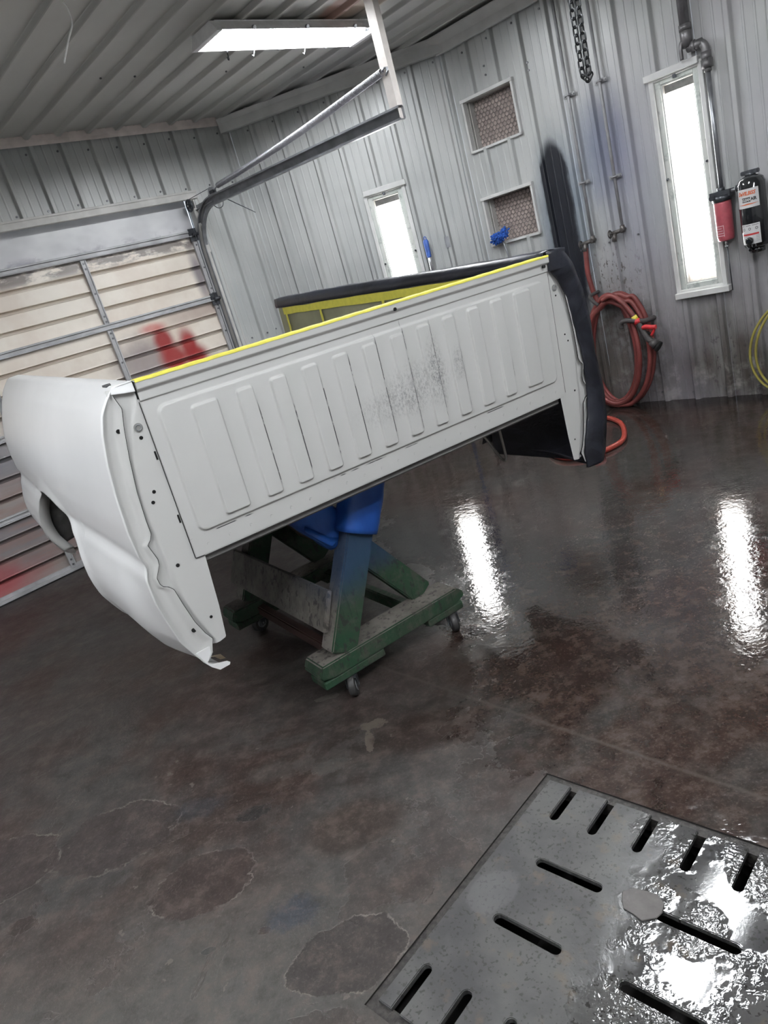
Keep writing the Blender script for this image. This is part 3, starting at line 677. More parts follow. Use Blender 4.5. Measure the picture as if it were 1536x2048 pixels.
# ------------------------------------------------------------------ vents with chicken wire
M_FILTER = simple('tan_filter_media', (.40, .335, .31), .9, var=.25, scale=40, bump=.3)
M_WIRE = simple('wire_steel', (.17, .15, .14), .5, .2)
def vent(V, label):
    a, b, z0, z1 = V; W, H = b - a, z1 - z0
    o = empty('intake_vent', FR @ Matrix.Translation((a, 0, z0)), label, 'vent')
    bm = bmesh.new()
    for bb in ((-.014, .004, -.026, .02, -.014, H + .014), (W - .004, W + .014, -.026, .02, -.014, H + .014), (-.014, W + .014, -.026, .02, -.014, .004), (-.02, W + .018, -.032, .02, H - .004, H + .02)): box(bm, *bb)
    bevel(bm, .002, 1); done(bm, 'vent_frame', M_TRIM, o)
    bm = bmesh.new()
    for bb in ((0, .006, .02, .10, 0, H), (W - .006, W, .02, .10, 0, H), (0, W, .02, .10, 0, .006), (0, W, .02, .10, H - .006, H), (.016, .022, .03, .09, 0, H)): box(bm, *bb)
    done(bm, 'vent_lining', M_TRIM_D, o)
    bm = bmesh.new(); box(bm, .006, W - .006, .092, .10, .006, H - .006); done(bm, 'filter_pad', M_FILTER, o)
    bm = bmesh.new(); r = .0195; dx = r * sqrt(3); dz = r * 1.5; seen = set()
    for j in range(int(H / dz) + 2):
        for i in range(int(W / dx) + 2):
            cx = i * dx + (j % 2) * dx / 2; cz = j * dz
            c = [(cx + r * .98 * sin(pi / 3 * k), cz + r * .98 * cos(pi / 3 * k)) for k in range(6)]
            for k in range(6):
                p, q = c[k], c[(k + 1) % 6]; key = (round((p[0] + q[0]) / 2, 3), round((p[1] + q[1]) / 2, 3))
                if key in seen: continue
                seen.add(key)
                if not all(.004 < t[0] < W - .004 and .004 < t[1] < H - .004 for t in (p, q)): continue
                tube(bm, [(p[0], .080, p[1]), (q[0], .080, q[1])], .0026, 4, caps=False)
    done(bm, 'chicken_wire', M_WIRE, o)['kind'] = 'stuff'
    return o
vent(VENT1, 'upper wire-covered square intake opening high in the ribbed wall')
vent(VENT2, 'lower wire-covered square opening with a blue duster resting on its edge')

# ------------------------------------------------------------------ ceiling lights
M_TUBE = emissive('fluorescent_tube', (.94, .97, 1.0), LAMP)
M_LWHITE = simple('fixture_enamel', (.80, .80, .80), .3, var=.04)
def light_fixture(x, y, label, group=None, L_=1.2):
    o = empty('ceiling_light', FD @ Matrix.Translation((x, y, CEIL - .035)), label, 'light', group)
    bm = bmesh.new(); hl = L_ / 2
    # tray: roof, two sloping reflectors, end plates
    box(bm, -hl, hl, -.10, .10, .004, .01)
    V = [bm.verts.new(p) for p in ((-hl, -.10, .004), (hl, -.10, .004), (hl, -.145, -.055), (-hl, -.145, -.055))]; bm.faces.new(V)
    V = [bm.verts.new(p) for p in ((-hl, .10, .004), (hl, .10, .004), (hl, .145, -.055), (-hl, .145, -.055))]; bm.faces.new(V)
    t = done(bm, 'reflector_tray', M_LWHITE, o)
    for sx in (-1, 1):
        bm = bmesh.new(); v = [bm.verts.new(p) for p in ((sx * hl, -.10, .006), (sx * hl, .10, .006), (sx * hl, .148, -.058), (sx * hl, -.148, -.058))]
        f = bm.faces.new(v); r = bmesh.ops.extrude_face_region(bm, geom=[f])
        for g in r['geom']:
            if isinstance(g, bmesh.types.BMVert): g.co.x += sx * .035
        done(bm, 'end_plate', M_LWHITE, o)
    for yy in (-.05, .05):
        bm = bmesh.new(); cyl(bm, (-hl + .03, yy, -.025), (hl - .03, yy, -.025), .013, 14); tb = done(bm, 'tube', M_TUBE, o)
        bm = bmesh.new(); cyl(bm, (-hl, yy, -.025), (-hl + .03, yy, -.025), .014, 12); cyl(bm, (hl - .03, yy, -.025), (hl, yy, -.025), .014, 12); done(bm, 'tube_cap', M_STEEL, tb)
    bm = bmesh.new()
    for xx in (-hl * .65, 0, hl * .65):
        for yy in (-.148, .148): cyl(bm, (xx, yy, -.045), (xx, yy * 1.09, -.052), .011, 10)
    done(bm, 'thumb_nut', M_STEEL, o)
    bm = bmesh.new()
    for xx in (-hl * .35, hl * .32): tube(bm, [(xx, -.145, -.05), (xx + .01, -.16, -.085), (xx + .025, -.15, -.08)], .003, 5)
    done(bm, 'clip', M_STEEL, o)
    return o
light_fixture(.545, 1.785, 'bright twin-tube fluorescent light on the ribbed ceiling beside the hanging bracket')
light_fixture(.86, 3.72, 'twin-tube ceiling light over the wet right side of the floor', L_=1.2)
light_fixture(4.45, 2.7, 'added unseen twin-tube fill light above the white side of the truck bed')  # this and the ones below: unseen fill lights added to brighten bed and room
light_fixture(5.4, 4.4, 'added unseen twin-tube fill light by the far left end of the room')
light_fixture(3.2, 6.3, 'added unseen twin-tube fill light straight behind the viewer')
light_fixture(4.6, 5.3, 'added unseen twin-tube fill light behind and left of the viewer')
light_fixture(1.6, 6.0, 'added unseen twin-tube fill light behind and right of the viewer')

# hook and string on the ceiling
bm = bmesh.new(); tube(bm, crom([(.75, 1.38, 0), (.75, 1.38, -.03), (.755, 1.385, -.05), (.765, 1.39, -.05), (.77, 1.395, -.035)], 5), .003, 6)
tag(done(bm, 'ceiling_hook', M_DARKSTEEL, None, FD @ Matrix.Translation((0, 0, CEIL))), 'small bent wire hook in the ribbed ceiling left of the light', 'hook')

bm = bmesh.new(); base = Vector((-.68, 3.58, CEIL))
tube(bm, crom([base, base + Vector((.004, 0, -.06)), base + Vector((-.006, .004, -.12)), base + Vector((.006, -.004, -.17)), base + Vector((0, 0, -.22)), base + Vector((-.03, -.03, -.28)), base + Vector((-.075, -.06, -.365))], 6), .0035, 6)
tag(done(bm, 'hanging_string', simple('white_string', (.8, .8, .78), .8)), 'short frayed white string hanging from the ceiling at upper left', 'string')

# ------------------------------------------------------------------ chain
tag_ch = empty('lifting_chain', Matrix.Translation((1.50, 3.74, 2.06)), 'black doubled link chain hanging down from the ceiling in front of the ribbed wall', 'chain')
M_CHAIN = simple('black_chain', (.02, .021, .023), .45, .5)
def chain_link_mesh():
    bm = bmesh.new(); pts = []
    for k in range(10):
        a = pi * k / 9; pts.append((.0125 * cos(a), 0, .0095 + .0125 * sin(a)))
    for k in range(10):
        a = pi + pi * k / 9; pts.append((.0125 * cos(a), 0, -.0095 + .0125 * sin(a)))
    tube(bm, pts, .0042, 7, closed=True); bmesh.ops.recalc_face_normals(bm, faces=bm.faces)
    me = bpy.data.meshes.new('link'); bm.to_mesh(me); bm.free(); me.materials.append(M_CHAIN)
    return me
clm = chain_link_mesh(); rc = random.Random(4)
pitch = .0345; path_ = []
n_up = int((CEIL - 2.06 - .02) / pitch)
left = [Vector((-.013, .006, .026 + pitch * k)) for k in range(n_up)][::-1]; right = [Vector((.013, -.006, .026 + pitch * k)) for k in range(n_up)]
allp = left + [Vector((-.006, .002, .0))] + [Vector((.012, -.003, -.003))] + right
for i, p in enumerate(allp):
    o = bpy.data.objects.new('link', clm); COL.objects.link(o); o.parent = tag_ch
    d = (allp[min(i + 1, len(allp) - 1)] - allp[max(i - 1, 0)]).normalized()
    if d.z < 0: d = -d
    x, y = basis(d); R_ = Matrix((x, y, d)).transposed().to_4x4()
    top = 1 - .55 * sstep(p.z, .2, .85)
    o.matrix_local = Matrix.Translation((p.x * top, p.y, p.z)) @ R_ @ Matrix.Rotation((pi / 2 if i % 2 else 0) + .5 + rc.uniform(-.12, .12), 4, 'Z')

# ------------------------------------------------------------------ pipes and taps on the right wall
M_COND = simple('overspray_pipe', (.30, .30, .31), .4, .1, .15, 10)
M_OLDPIPE = simple('old_grey_pipe', (.17, .165, .17), .4, .45, .25, 14)
M_VALVE = simple('dirty_brass_valve', (.12, .11, .105), .4, .5)
def water_pipe(s, zt, label, cl):
    o = empty('water_pipe', FR @ Matrix.Translation((s, -.035, 0)), label, 'pipe', )
    bm = bmesh.new(); cyl(bm, (0, 0, zt), (0, 0, CEIL - .05), .0105, 12); done(bm, 'pipe_run', M_COND, o)
    for z in cl:
        bm = bmesh.new(); box(bm, -.045, .045, .012, .018, z - .012, z + .012); tube(bm, [(.016 * cos(a), -.016 * sin(a), z) for a in [pi * k / 8 for k in range(9)]], .006, 6)
        cyl(bm, (-.034, .010, z), (-.034, .004, z), .006, 8); cyl(bm, (.034, .010, z), (.034, .004, z), .006, 8); done(bm, 'pipe_strap', M_COND, o)
    bm = bmesh.new()
    cyl(bm, (0, 0, zt + .02), (0, 0, zt - .03), .017, 12); cyl(bm, (0, .03, zt - .01), (0, -.02, zt - .01), .014, 12)
    cyl(bm, (0, 0, zt - .01), (-.075, -.02, zt - .02), .014, 12); cyl(bm, (-.055, -.015, zt - .02), (-.06, -.03, zt - .075), .013, 12, .017)
    tube(bm, [(-.085 + .028 * 0, -.03 + .026 * cos(a), zt - .02 + .026 * sin(a)) for a in [2 * pi * k / 14 for k in range(14)]], .0045, 6, closed=True)
    tube(bm, [(-.085, -.03, zt - .045), (-.085, -.03, zt + .005)], .004, 6); cyl(bm, (-.05, -.015, zt - .018), (-.09, -.03, zt - .02), .006, 8)
    done(bm, 'tap_valve', M_VALVE, o)
    return o
water_pipe(1.005, 1.275, 'left thin wall pipe ending in a tap with the red hose on it', (1.665, 2.24))
water_pipe(1.245, 1.295, 'right thin wall pipe ending in a bare dirty tap', (1.64, 2.245))

mp_ = empty('air_supply_pipe', FR @ Matrix.Translation((1.84, -.055, 0)), 'thick grey iron pipe with tee and elbow dropping past the tall right window', 'pipe')
bm = bmesh.new(); cyl(bm, (0, 0, 2.30), (0, 0, CEIL - .02), .030, 16); done(bm, 'upper_pipe', M_OLDPIPE, mp_)
bm = bmesh.new(); cyl(bm, (0, 0, 2.22), (0, 0, 2.34), .034, 16); cyl(bm, (0, 0, 2.31), (0, 0, 2.345), .038, 8); tube(bm, crom([(-.0, 0, 2.25), (-.02, -.02, 2.255), (-.028, -.03, 2.225), (-.028, -.03, 2.16)], 5), .012, 8); cyl(bm, (.0, 0, 2.215), (.09, 0, 2.215), .026, 14); cyl(bm, (.03, 0, 2.215), (.05, 0, 2.215), .032, 8)
done(bm, 'tee_fitting', M_OLDPIPE, mp_)
bm = bmesh.new(); tube(bm, crom([(.04, 0, 2.215), (.075, 0, 2.215), (.098, 0, 2.195), (.103, 0, 2.16), (.103, 0, 2.10)], 6), .024, 14); cyl(bm, (.103, 0, 2.11), (.103, 0, 2.16), .030, 14); cyl(bm, (.103, 0, 2.07), (.103, 0, 2.12), .034, 6); cyl(bm, (.103, 0, 2.05), (.103, 0, 2.075), .022, 12)
done(bm, 'elbow_fitting', M_OLDPIPE, mp_)
bm = bmesh.new(); cyl(bm, (.103, 0, 1.37), (.103, 0, 2.06), .0145, 14); done(bm, 'down_pipe', M_STEEL, mp_)
# red filter bowl
M_RED = simple('dull_red_enamel', (.38, .075, .095), .4, var=.1); M_RED.node_tree.nodes['Principled BSDF'].inputs['Coat Weight'].default_value = .3
rf = empty('air_filter', FR @ Matrix.Translation((1.943, -.065, 1.04)), 'dull red cylindrical air filter below the steel pipe beside the right window', 'filter')
bm = bmesh.new(); tube(bm, [(0, 0, z) for z in (.02, .022, .03, .05, .25, .262)], [.03, .045, .050, .052, .053, .053], 24); done(bm, 'filter_bowl', M_RED, rf)
bm = bmesh.new(); cyl(bm, (0, 0, .262), (0, 0, .30), .058, 20); box(bm, -.062, .062, -.03, .05, .285, .325); cyl(bm, (0, 0, .32), (0, 0, .345), .024, 12); cyl(bm, (-.04, -.04, .295), (-.04, -.062, .295), .016, 12); done(bm, 'filter_head', M_DARKSTEEL, rf)
bm = bmesh.new(); cyl(bm, (0, 0, -.01), (0, 0, .022), .009, 8); cyl(bm, (0, 0, -.02), (0, 0, -.01), .014, 8); done(bm, 'drain_cock', M_STEEL, rf)
bm = bmesh.new(); cyl(bm, (.004, 0, -.30), (0, 0, -.018), .004, 8); done(bm, 'drain_tube', M_DARKSTEEL, rf)
def text_mesh(name, body, size, mat, parent, M, align='CENTER', shear=0, ext=.0004, bold=0.0, xs=1):
    cu = bpy.data.curves.new(name, 'FONT'); cu.body = body; cu.size = size; cu.align_x = align; cu.align_y = 'CENTER'; cu.extrude = ext; cu.shear = shear; cu.offset = bold; cu.resolution_u = 2
    tmp = bpy.data.objects.new('tmp', cu); COL.objects.link(tmp); dg = bpy.context.evaluated_depsgraph_get(); dg.update()
    me = bpy.data.meshes.new_from_object(tmp.evaluated_get(dg)); bpy.data.objects.remove(tmp); bpy.data.curves.remove(cu)
    me.name = name
    me.transform(M @ Matrix.Diagonal((xs, 1, 1, 1))); me.materials.clear(); return link(name, me, mat, parent)
M_INKW = simple('pale_ink', (.62, .45, .47), .6); M_LABEL = simple('label_white', (.62, .62, .62), .4, var=.03); M_INK = simple('black_ink', (.02, .02, .02), .5); M_ORANGE = simple('orange_ink', (.62, .13, .04), .5, var=.05); M_REDINK = simple('red_ink', (.45, .03, .03), .5)
# curved print helper: bends flat mesh (x along, z up) onto a vertical cylinder of radius R facing -y
def bend(me, R, cx=0, cy=0, ang0=0):
    for v in me.vertices:
        a = v.co.x / R + ang0; r = R + v.co.y
        v.co = Vector((cx + r * sin(a), cy - r * cos(a), v.co.z))
def print_patch(name, x0, x1, z0, z1, off, mat, parent, R, n=10, ang0=0, cy=0):
    rows = [[(x0 + (x1 - x0) * i / n, off, z) for i in range(n + 1)] for z in (z0, z1)]
    o = fastgrid(name, rows, mat, parent); bend(o.data, R, 0, cy, ang0); return o
UP = Matrix(((1, 0, 0, 0), (0, 0, -1, 0), (0, 1, 0, 0), (0, 0, 0, 1)))   # flat text -> x along, z up, facing -y
for zz, wdt in ((.115, .05), (.10, .04), (.085, .045), (.07, .05), (.055, .05)):
    print_patch('printed_line', -.03, -.03 + wdt, zz, zz + .004, .0008, M_INKW, rf, .0535, ang0=-.2)
print_patch('printed_line', .02, .023, .05, .12, .0008, M_INKW, rf, .0535, ang0=-.2)
# horizontal link pipe
bm = bmesh.new(); cyl(bm, (1.985, -.065, 1.348), (2.055, -.065, 1.355), .010, 10); cyl(bm, (1.975, -.065, 1.347), (1.99, -.065, 1.348), .014, 8)
tag(done(bm, 'connecting_pipe', M_STEEL, None, FR), 'short bright pipe nipple joining the red filter to the black canister', 'pipe')
# black canister with labels
M_GBLACK = simple('gloss_black_enamel', (.012, .013, .015), .12, var=.1); M_GBLACK.node_tree.nodes['Principled BSDF'].inputs['Coat Weight'].default_value = .8
cn_ = empty('air_dryer_canister', FR @ Matrix.Translation((2.135, -.10, .985)), 'glossy black air dryer canister with an orange and white label on the right wall', 'canister')
bm = bmesh.new(); Rc = .079
tube(bm, [(0, 0, z) for z in (.0, .004, .012, .03, .035, .38, .386, .405, .42, .425)], [.04, .06, .07, .0755, Rc, Rc, .0755, .070, .05, .03], 40); done(bm, 'canister_body', M_GBLACK, cn_)
bm = bmesh.new(); cyl(bm, (0, 0, .42), (0, 0, .445), .032, 8); box(bm, -.05, .05, -.02, .02, .43, .455); bevel(bm, .004, 2); done(bm, 'top_fitting', M_DARKSTEEL, cn_)
bm = bmesh.new(); cyl(bm, (0, 0, -.028), (0, 0, .004), .045, 20); cyl(bm, (-.02, -.05, .0), (-.02, -.068, -.006), .010, 8); done(bm, 'bottom_cap', M_GBLACK, cn_)
bm = bmesh.new(); cyl(bm, (-.075, .03, .37), (-.095, .035, .37), .022, 6); box(bm, -.02, .02, .07, .095, .1, .3); done(bm, 'wall_bracket', M_DARKSTEEL, cn_)
print_patch('brand_label', -.078, .062, .245, .355, .0006, M_LABEL, cn_, Rc, 16)
t = text_mesh('label_text', 'DeVILBISS', .030, M_ORANGE, cn_, Matrix.Translation((-.01, .0012, .328)) @ UP, shear=.3, bold=.0012, xs=.80); bend(t.data, Rc)
print_patch('label_block', -.036, .014, .279, .305, .0010, M_INK, cn_, Rc, 8)
t = text_mesh('label_text', 'CLEAN', .022, M_LABEL, cn_, Matrix.Translation((-.011, .0018, .291)) @ UP, bold=.0008, xs=.72); bend(t.data, Rc)
t = text_mesh('label_text', 'AIR', .025, M_INK, cn_, Matrix.Translation((.031, .0014, .2925)) @ UP, bold=.0012, xs=.8); bend(t.data, Rc)
rows = [[(x, .0012, .262 + k * .008 * (1 - abs(x + .005) / .07) + 1.2 * (x + .01) ** 2) for x in [-.065 + .011 * i for i in range(12)]] for k in (0, 1)]
sw_ = fastgrid('label_swoosh', rows, M_ORANGE, cn_); bend(sw_.data, Rc)
print_patch('instruction_label', -.062, .052, .03, .15, .0006, M_LABEL, cn_, Rc, 14)
for i in range(16):
    x = -.054 + .0062 * i
    if i in (3, 9): continue
    print_patch('printed_line', x, x + .004, .139, .143, .0010, M_INK, cn_, Rc, 1)
for x in (-.045, -.008, .032):
    bm = bmesh.new(); tube(bm, [(x + .0065 * cos(a), 0, .121 + .0065 * sin(a)) for a in [2 * pi * k / 14 for k in range(14)]], .0016, 5, closed=True); o_ = done(bm, 'gauge_ring', M_INK, cn_)
    for v in o_.data.vertices: v.co.y = -.0006 + v.co.y * .3
    bend(o_.data, Rc + .001)
print_patch('red_stripe', -.055, .042, .083, .094, .0010, M_REDINK, cn_, Rc, 10)
for z in (.045, .055, .065, .074): print_patch('printed_line', -.056, -.03, z, z + .003, .0010, M_STEEL, cn_, Rc, 4); print_patch('printed_line', .025, .045, z, z + .003, .0010, M_STEEL, cn_, Rc, 4)
bm = bmesh.new(); tube(bm, [(-.012, -.074, .052), (-.012, -.10, .052), (-.012, -.104, .052)], [.023, .022, .014], 20); done(bm, 'gauge_knob', M_GBLACK, cn_)

# ------------------------------------------------------------------ red hose coil
M_HOSE = simple('red_rubber_hose', (.16, .036, .032), .5, var=.25, scale=5)
hz = empty('red_air_hose', FR @ Matrix.Translation((1.09, -.06, .45)), 'thick dull red hose coiled on hooks on the right wall with a spray gun end', 'hose')
rh = random.Random(11); loops = []
for k, (cx, cz, rx, rz, yy) in enumerate([(-.055, .0, .185, .41, .0), (-.045, -.01, .20, .43, -.03), (-.03, -.015, .215, .40, -.055), (.01, .0, .235, .435, .012), (.005, -.01, .245, .43, -.035), (.015, .01, .25, .445, -.01)]):
    pts = []
    for j in range(28):
        a = pi / 2 + 2 * pi * j / 28
        x = cx + rx * cos(a) * (1 + .10 * (-sin(a))) ; z = cz + rz * sin(a) + .02 * cos(a); ang = .10
        xx = x * cos(ang) + z * sin(ang) * .5; 
        pts.append((xx - .0, yy - .02 * (1 + sin(a * 2 + k)) * .5, max(-.43, z - .01 * k if sin(a) > .8 else z)))
    loops.append(pts)
bm = bmesh.new()
for pts in loops: tube(bm, crom(pts, 4, closed=True), .0185, 10, closed=True)
done(bm, 'hose_coil', M_HOSE, hz)
bm = bmesh.new(); tube(bm, crom([(-.145, .005, .77), (-.145, -.005, .70), (-.15, -.01, .60), (-.14, -.01, .50), (-.13, 0, .42), (-.10, 0, .36)], 6), .019, 10); done(bm, 'hose_feed', M_HOSE, hz)
bm = bmesh.new(); tube(bm, crom([(-.03, -.09, .39), (.05, -.095, .41), (.12, -.10, .36), (.175, -.10, .28), (.20, -.10, .235)], 6), .0185, 10); done(bm, 'hose_tail', M_HOSE, hz)
M_FIT_Y = simple('yellow_ring', (.72, .62, .08), .45); M_FIT_R = simple('bright_red_plastic', (.55, .03, .035), .4); M_RUB = simple('dark_rubber', (.055, .05, .05), .6)
bm = bmesh.new(); cyl(bm, (.198, -.10, .24), (.212, -.10, .212), .021, 14); done(bm, 'yellow_collar', M_FIT_Y, hz)
bm = bmesh.new(); cyl(bm, (.212, -.10, .212), (.225, -.10, .185), .026, 10); done(bm, 'red_coupling', M_FIT_R, hz)
bm = bmesh.new(); tube(bm, crom([(.225, -.10, .185), (.24, -.10, .155), (.255, -.10, .12)], 5), .019, 10); done(bm, 'swivel_joint', M_RUB, hz)
sg = empty('wash_gun', FR @ Matrix.Translation((1.35, -.16, .545)), 'black wash gun with a bright red trigger hanging on the red hose coil', 'spray gun')
bm = bmesh.new(); tube(bm, crom([(-.01, 0, .03), (.005, 0, .0), (.02, 0, -.03), (.055, 0, -.06)], 5), .022, 10); tube(bm, [(.04, 0, -.05), (.075, 0, -.085)], [.028, .036], 14); done(bm, 'gun_body', M_RUB, sg)
bm = bmesh.new(); tube(bm, crom([(.0, -.01, .055), (.03, -.02, .06), (.07, -.02, .052), (.10, -.02, .05)], 5), [.016] * 16, 8); tube(bm, crom([(.09, -.02, .05), (.075, -.015, .02), (.055, -.01, -.005)], 5), .010, 8); done(bm, 'trigger', M_FIT_R, sg)
bm = bmesh.new(); tube(bm, [(.08, 0, -.09), (.095, 0, -.10)], [.038, .038], 16); tube(bm, [(.02, -.0, .02), (.06, -.0, -.01)], [.008, .008], 8); done(bm, 'nozzle', M_BLACK, sg)
for s, z, a_, nm in ((.985, .865, -.5, 'left dark rubber-covered wall hook at the top of the red coil'), (1.245, .655, .15, 'right dark rubber-covered hook clasping the red coil')):
    o = empty('hose_hook', FR @ Matrix.Translation((s, -.02, z)) @ Matrix.Rotation(a_, 4, 'Y'), nm, 'hook')
    bm = bmesh.new()
    if a_ < 0: tube(bm, crom([(0, 0, .03), (.0, -.06, .03), (0, -.145, .02), (.01, -.16, -.03), (.02, -.15, -.07)], 5), .013, 8)
    else: tube(bm, crom([(.13, .0, .0), (.10, -.11, .0), (.05, -.15, .012), (-.02, -.155, .012), (-.055, -.15, -.01), (-.055, -.145, -.045)], 5), .018, 8)
    done(bm, 'hook_bar', M_RUB, o)
    bm = bmesh.new(); box(bm, -.02 + (.13 if a_ > 0 else 0), .02 + (.13 if a_ > 0 else 0), -.003, .004, -.04, .04); done(bm, 'base_plate', M_STEEL, o)
# hose on the floor behind the fender
bm = bmesh.new(); zr = .018
tube(bm, crom([(1.35, 5.35, zr), (1.60, 5.30, zr), (1.78, 5.19, zr), (1.82, 5.0, zr), (1.78, 4.78, zr), (1.66, 4.52, zr), (1.50, 4.42, zr), (1.38, 4.42, zr), (1.28, 4.47, zr), (1.22, 4.62, zr), (1.25, 4.9, zr)], 8), .018, 12)
fh = done(bm, 'floor_hose', simple('bright_red_hose', (.33, .05, .035), .35, var=.15)); tag(fh, 'brighter orange red hose lying in a loop on the wet floor behind the truck bed', 'hose')
bm = bmesh.new(); cyl(bm, (1.47, 4.385, .022), (1.41, 4.37, .022), .032, 12); done(bm, 'hose_coupling', M_FIT_R, fh)
# yellow hose at the right edge
yo = empty('yellow_hose', FR @ Matrix.Translation((2.30, -.10, .34)), 'yellow hose coiled on the ribbed wall at the right edge of the view', 'hose')
bm = bmesh.new()
for k in range(2):
    pts = [(.27 * cos(a) * (1 - .05 * k) + .03 * k + .05 * sin(a), -.02 * k - .01, max(-.31, .31 * sin(a) + .01 * k)) for a in [2 * pi * j / 28 for j in range(28)]]
    tube(bm, crom(pts, 4, closed=True), .0085, 8, closed=True)
done(bm, 'hose_coil', simple('yellow_hose_rubber', (.27, .235, .05), .5, var=.2, scale=8), yo)
bm = bmesh.new(); tube(bm, crom([(0, .07, .33), (0, -.05, .32), (0, -.07, .34)], 5), .008, 8); done(bm, 'coil_hook', M_DARKSTEEL, yo)

# blue brush pole leaning on the back wall, duster, wall patches
M_BLUE = simple('blue_plastic', (.05, .12, .42), .45, var=.2)
bp_ = empty('brush_pole', FL @ Matrix.Translation((1.44, -.16, 0)) @ Matrix.Rotation(-.065, 4, 'X'), 'blue and silver telescopic brush pole leaning on the back wall behind the bed', 'pole')
bm = bmesh.new(); cyl(bm, (0, 0, 0), (0, 0, 1.36), .016, 12); done(bm, 'lower_grip', simple('navy_grip', (.03, .05, .16), .5), bp_)
bm = bmesh.new(); cyl(bm, (0, 0, 1.36), (0, 0, 1.50), .0145, 12); done(bm, 'silver_section', simple('brushed_aluminium', (.6, .61, .63), .3, .6), bp_)
bm = bmesh.new(); tube(bm, [(0, 0, z) for z in (1.47, 1.48, 1.56, 1.60, 1.615)], [.017, .020, .022, .024, .016], 14); tube(bm, crom([(0, 0, 1.605), (.01, 0, 1.625), (0, 0, 1.64), (-.01, 0, 1.625)], 4, closed=True), .004, 6, closed=True); done(bm, 'blue_handle', M_BLUE, bp_)
du = empty('duster', FR @ Matrix.Translation((.235, -.06, 1.455)), 'fluffy royal blue microfibre duster on the lower wire vent', 'duster')
bm = bmesh.new(); rd = random.Random(2)
for k in range(230):
    th = rd.uniform(0, 2 * pi); ph = rd.uniform(-1, 1); d = Vector((sqrt(1 - ph * ph) * cos(th), -abs(sqrt(1 - ph * ph) * sin(th)) * .7, ph))
    c_ = Vector((rd.uniform(-.07, .07), 0, 0)); c_.z = .02 + c_.x * .25 + rd.uniform(-.012, .012)
    p = c_ + Vector((d.x * .02, d.y * .03, d.z * .022)); q_ = c_ + Vector((d.x * .034, d.y * .05, d.z * .042)) + Vector((0, 0, -.006))
    tube(bm, [p, (p + q_) / 2 + Vector((0, 0, .003)), q_], [.0075, .008, .004], 5)
done(bm, 'microfibre_head', simple('royal_blue_fibre', (.02, .09, .38), .9, var=.3), du)['kind'] = 'stuff'
bm = bmesh.new(); tube(bm, [(.005, -.0, .03), (.02, .02, -.14), (.03, .03, -.42)], .006, 8); done(bm, 'duster_handle', M_STEEL, du)
bm = bmesh.new(); box(bm, -.022, .022, -.03, -.018, -.05, .05); bevel(bm, .006, 2); box(bm, -.01, .012, -.034, -.03, -.01, .03)
tag(done(bm, 'wall_patch', M_STEEL, None, FL @ Matrix.Translation((1.615, 0, 1.545))), 'small crumpled silver tape patch on the ribs right of the brush pole', 'tape patch')

# ------------------------------------------------------------------ the truck bed
BU, BV, BW = Vector((0.876, 0.483, -0.016)), Vector((-.482, .875, .041)), Vector((.033, -.028, .999))
BU.normalize(); BV = (BV - BU * BV.dot(BU)).normalized(); BW = BU.cross(BV).normalized()
BM = Matrix((BU, BV, BW)).transposed().to_4x4(); BM.translation = Vector((-.572, 2.068, 1.396))
bed = empty('truck_bed', BM, 'white primed pickup truck bed, front panel facing the viewer, resting on a wooden stand', 'truck bed')
BL, BWD = 2.42, 1.655
def bed_material(name, tint, stains=False):
    q = NT(name, .36, spec=.45); X = q.xyz(); n = q.noise(2.5, 3)
    q.b.inputs['Coat Weight'].default_value = .15; q.b.inputs['Coat Roughness'].default_value = .25
    c = q.mix(q.rng(n, .35, .65), tuple(t * .97 for t in tint), tint)
    if stains:
        wn = q.noise(8, 6, .7); sc = q.noise(130, 6, .8, (1, 1, .6), 5)
        for cc, r, amt in (((.93, -.30), (.14, .07), .55), ((1.03, -.27), (.035, .10), .75), ((1.13, -.27), (.025, .05), .6), ((.80, -.33), (.12, .05), .35)):
            c = q.mix(q.ma('MULTIPLY', q.ma('MULTIPLY', q.blob((0, 2), cc, r, .6, wn, .5), q.rng(sc, .42, .66)), amt), c, (.12, .12, .13))
        # chipped dark paint lines along flute edges
        for x, z0, z1 in ((.452, -.43, -.24), (.569, -.42, -.20), (.687, -.45, -.15), (.804, -.44, -.12), (.92, -.455, -.10), (1.037, -.44, -.13), (1.153, -.44, -.25), (.335, -.44, -.2), (1.39, -.40, -.36)):
            d = q.rng(q.ma('ABSOLUTE', q.ma('SUBTRACT', X[0], x + .0008)), .0022, .0010); zz = q.ma('MULTIPLY', q.rng(X[2], z0 - .005, z0 + .01), q.rng(X[2], z1 + .05, z1))
            c = q.mix(q.ma('MULTIPLY', q.ma('MULTIPLY', d, zz), q.rng(q.noise(30, 3, .6, None, x * 9), .35, .5)), c, (.03, .03, .035))
        d = q.rng(q.ma('ABSOLUTE', q.ma('SUBTRACT', X[2], -.495)), .0022, .0008); c = q.mix(q.ma('MULTIPLY', d, q.rng(q.noise(6, 3, .6, None, 6), .5, .56)), c, (.03, .03, .035))
    q.color(c); return q.m
M_PANEL = bed_material('white_primer_shaded', (.62, .62, .605), True); M_SIDE = bed_material('white_primer_lit', (.90, .90, .90)); M_FLANGE = bed_material('white_primer_flange_shaded', (.62, .62, .605))  # same primer: side painted lighter as the lit face, panel and flanges darker
M_INNER = simple('dull_underbody', (.16, .155, .15), .6); M_FILM = NT('black_masking_film', .33, spec=.5)
_q = M_FILM; _n = _q.noise(7, 5, .6, (1, .4, 1), 0, 1.2); _q.color(_q.mix(_q.rng(_n, .4, .6), (.010, .011, .016), (.022, .024, .034))); _q.bump(_n, .35, .012); M_FILM = _q.m
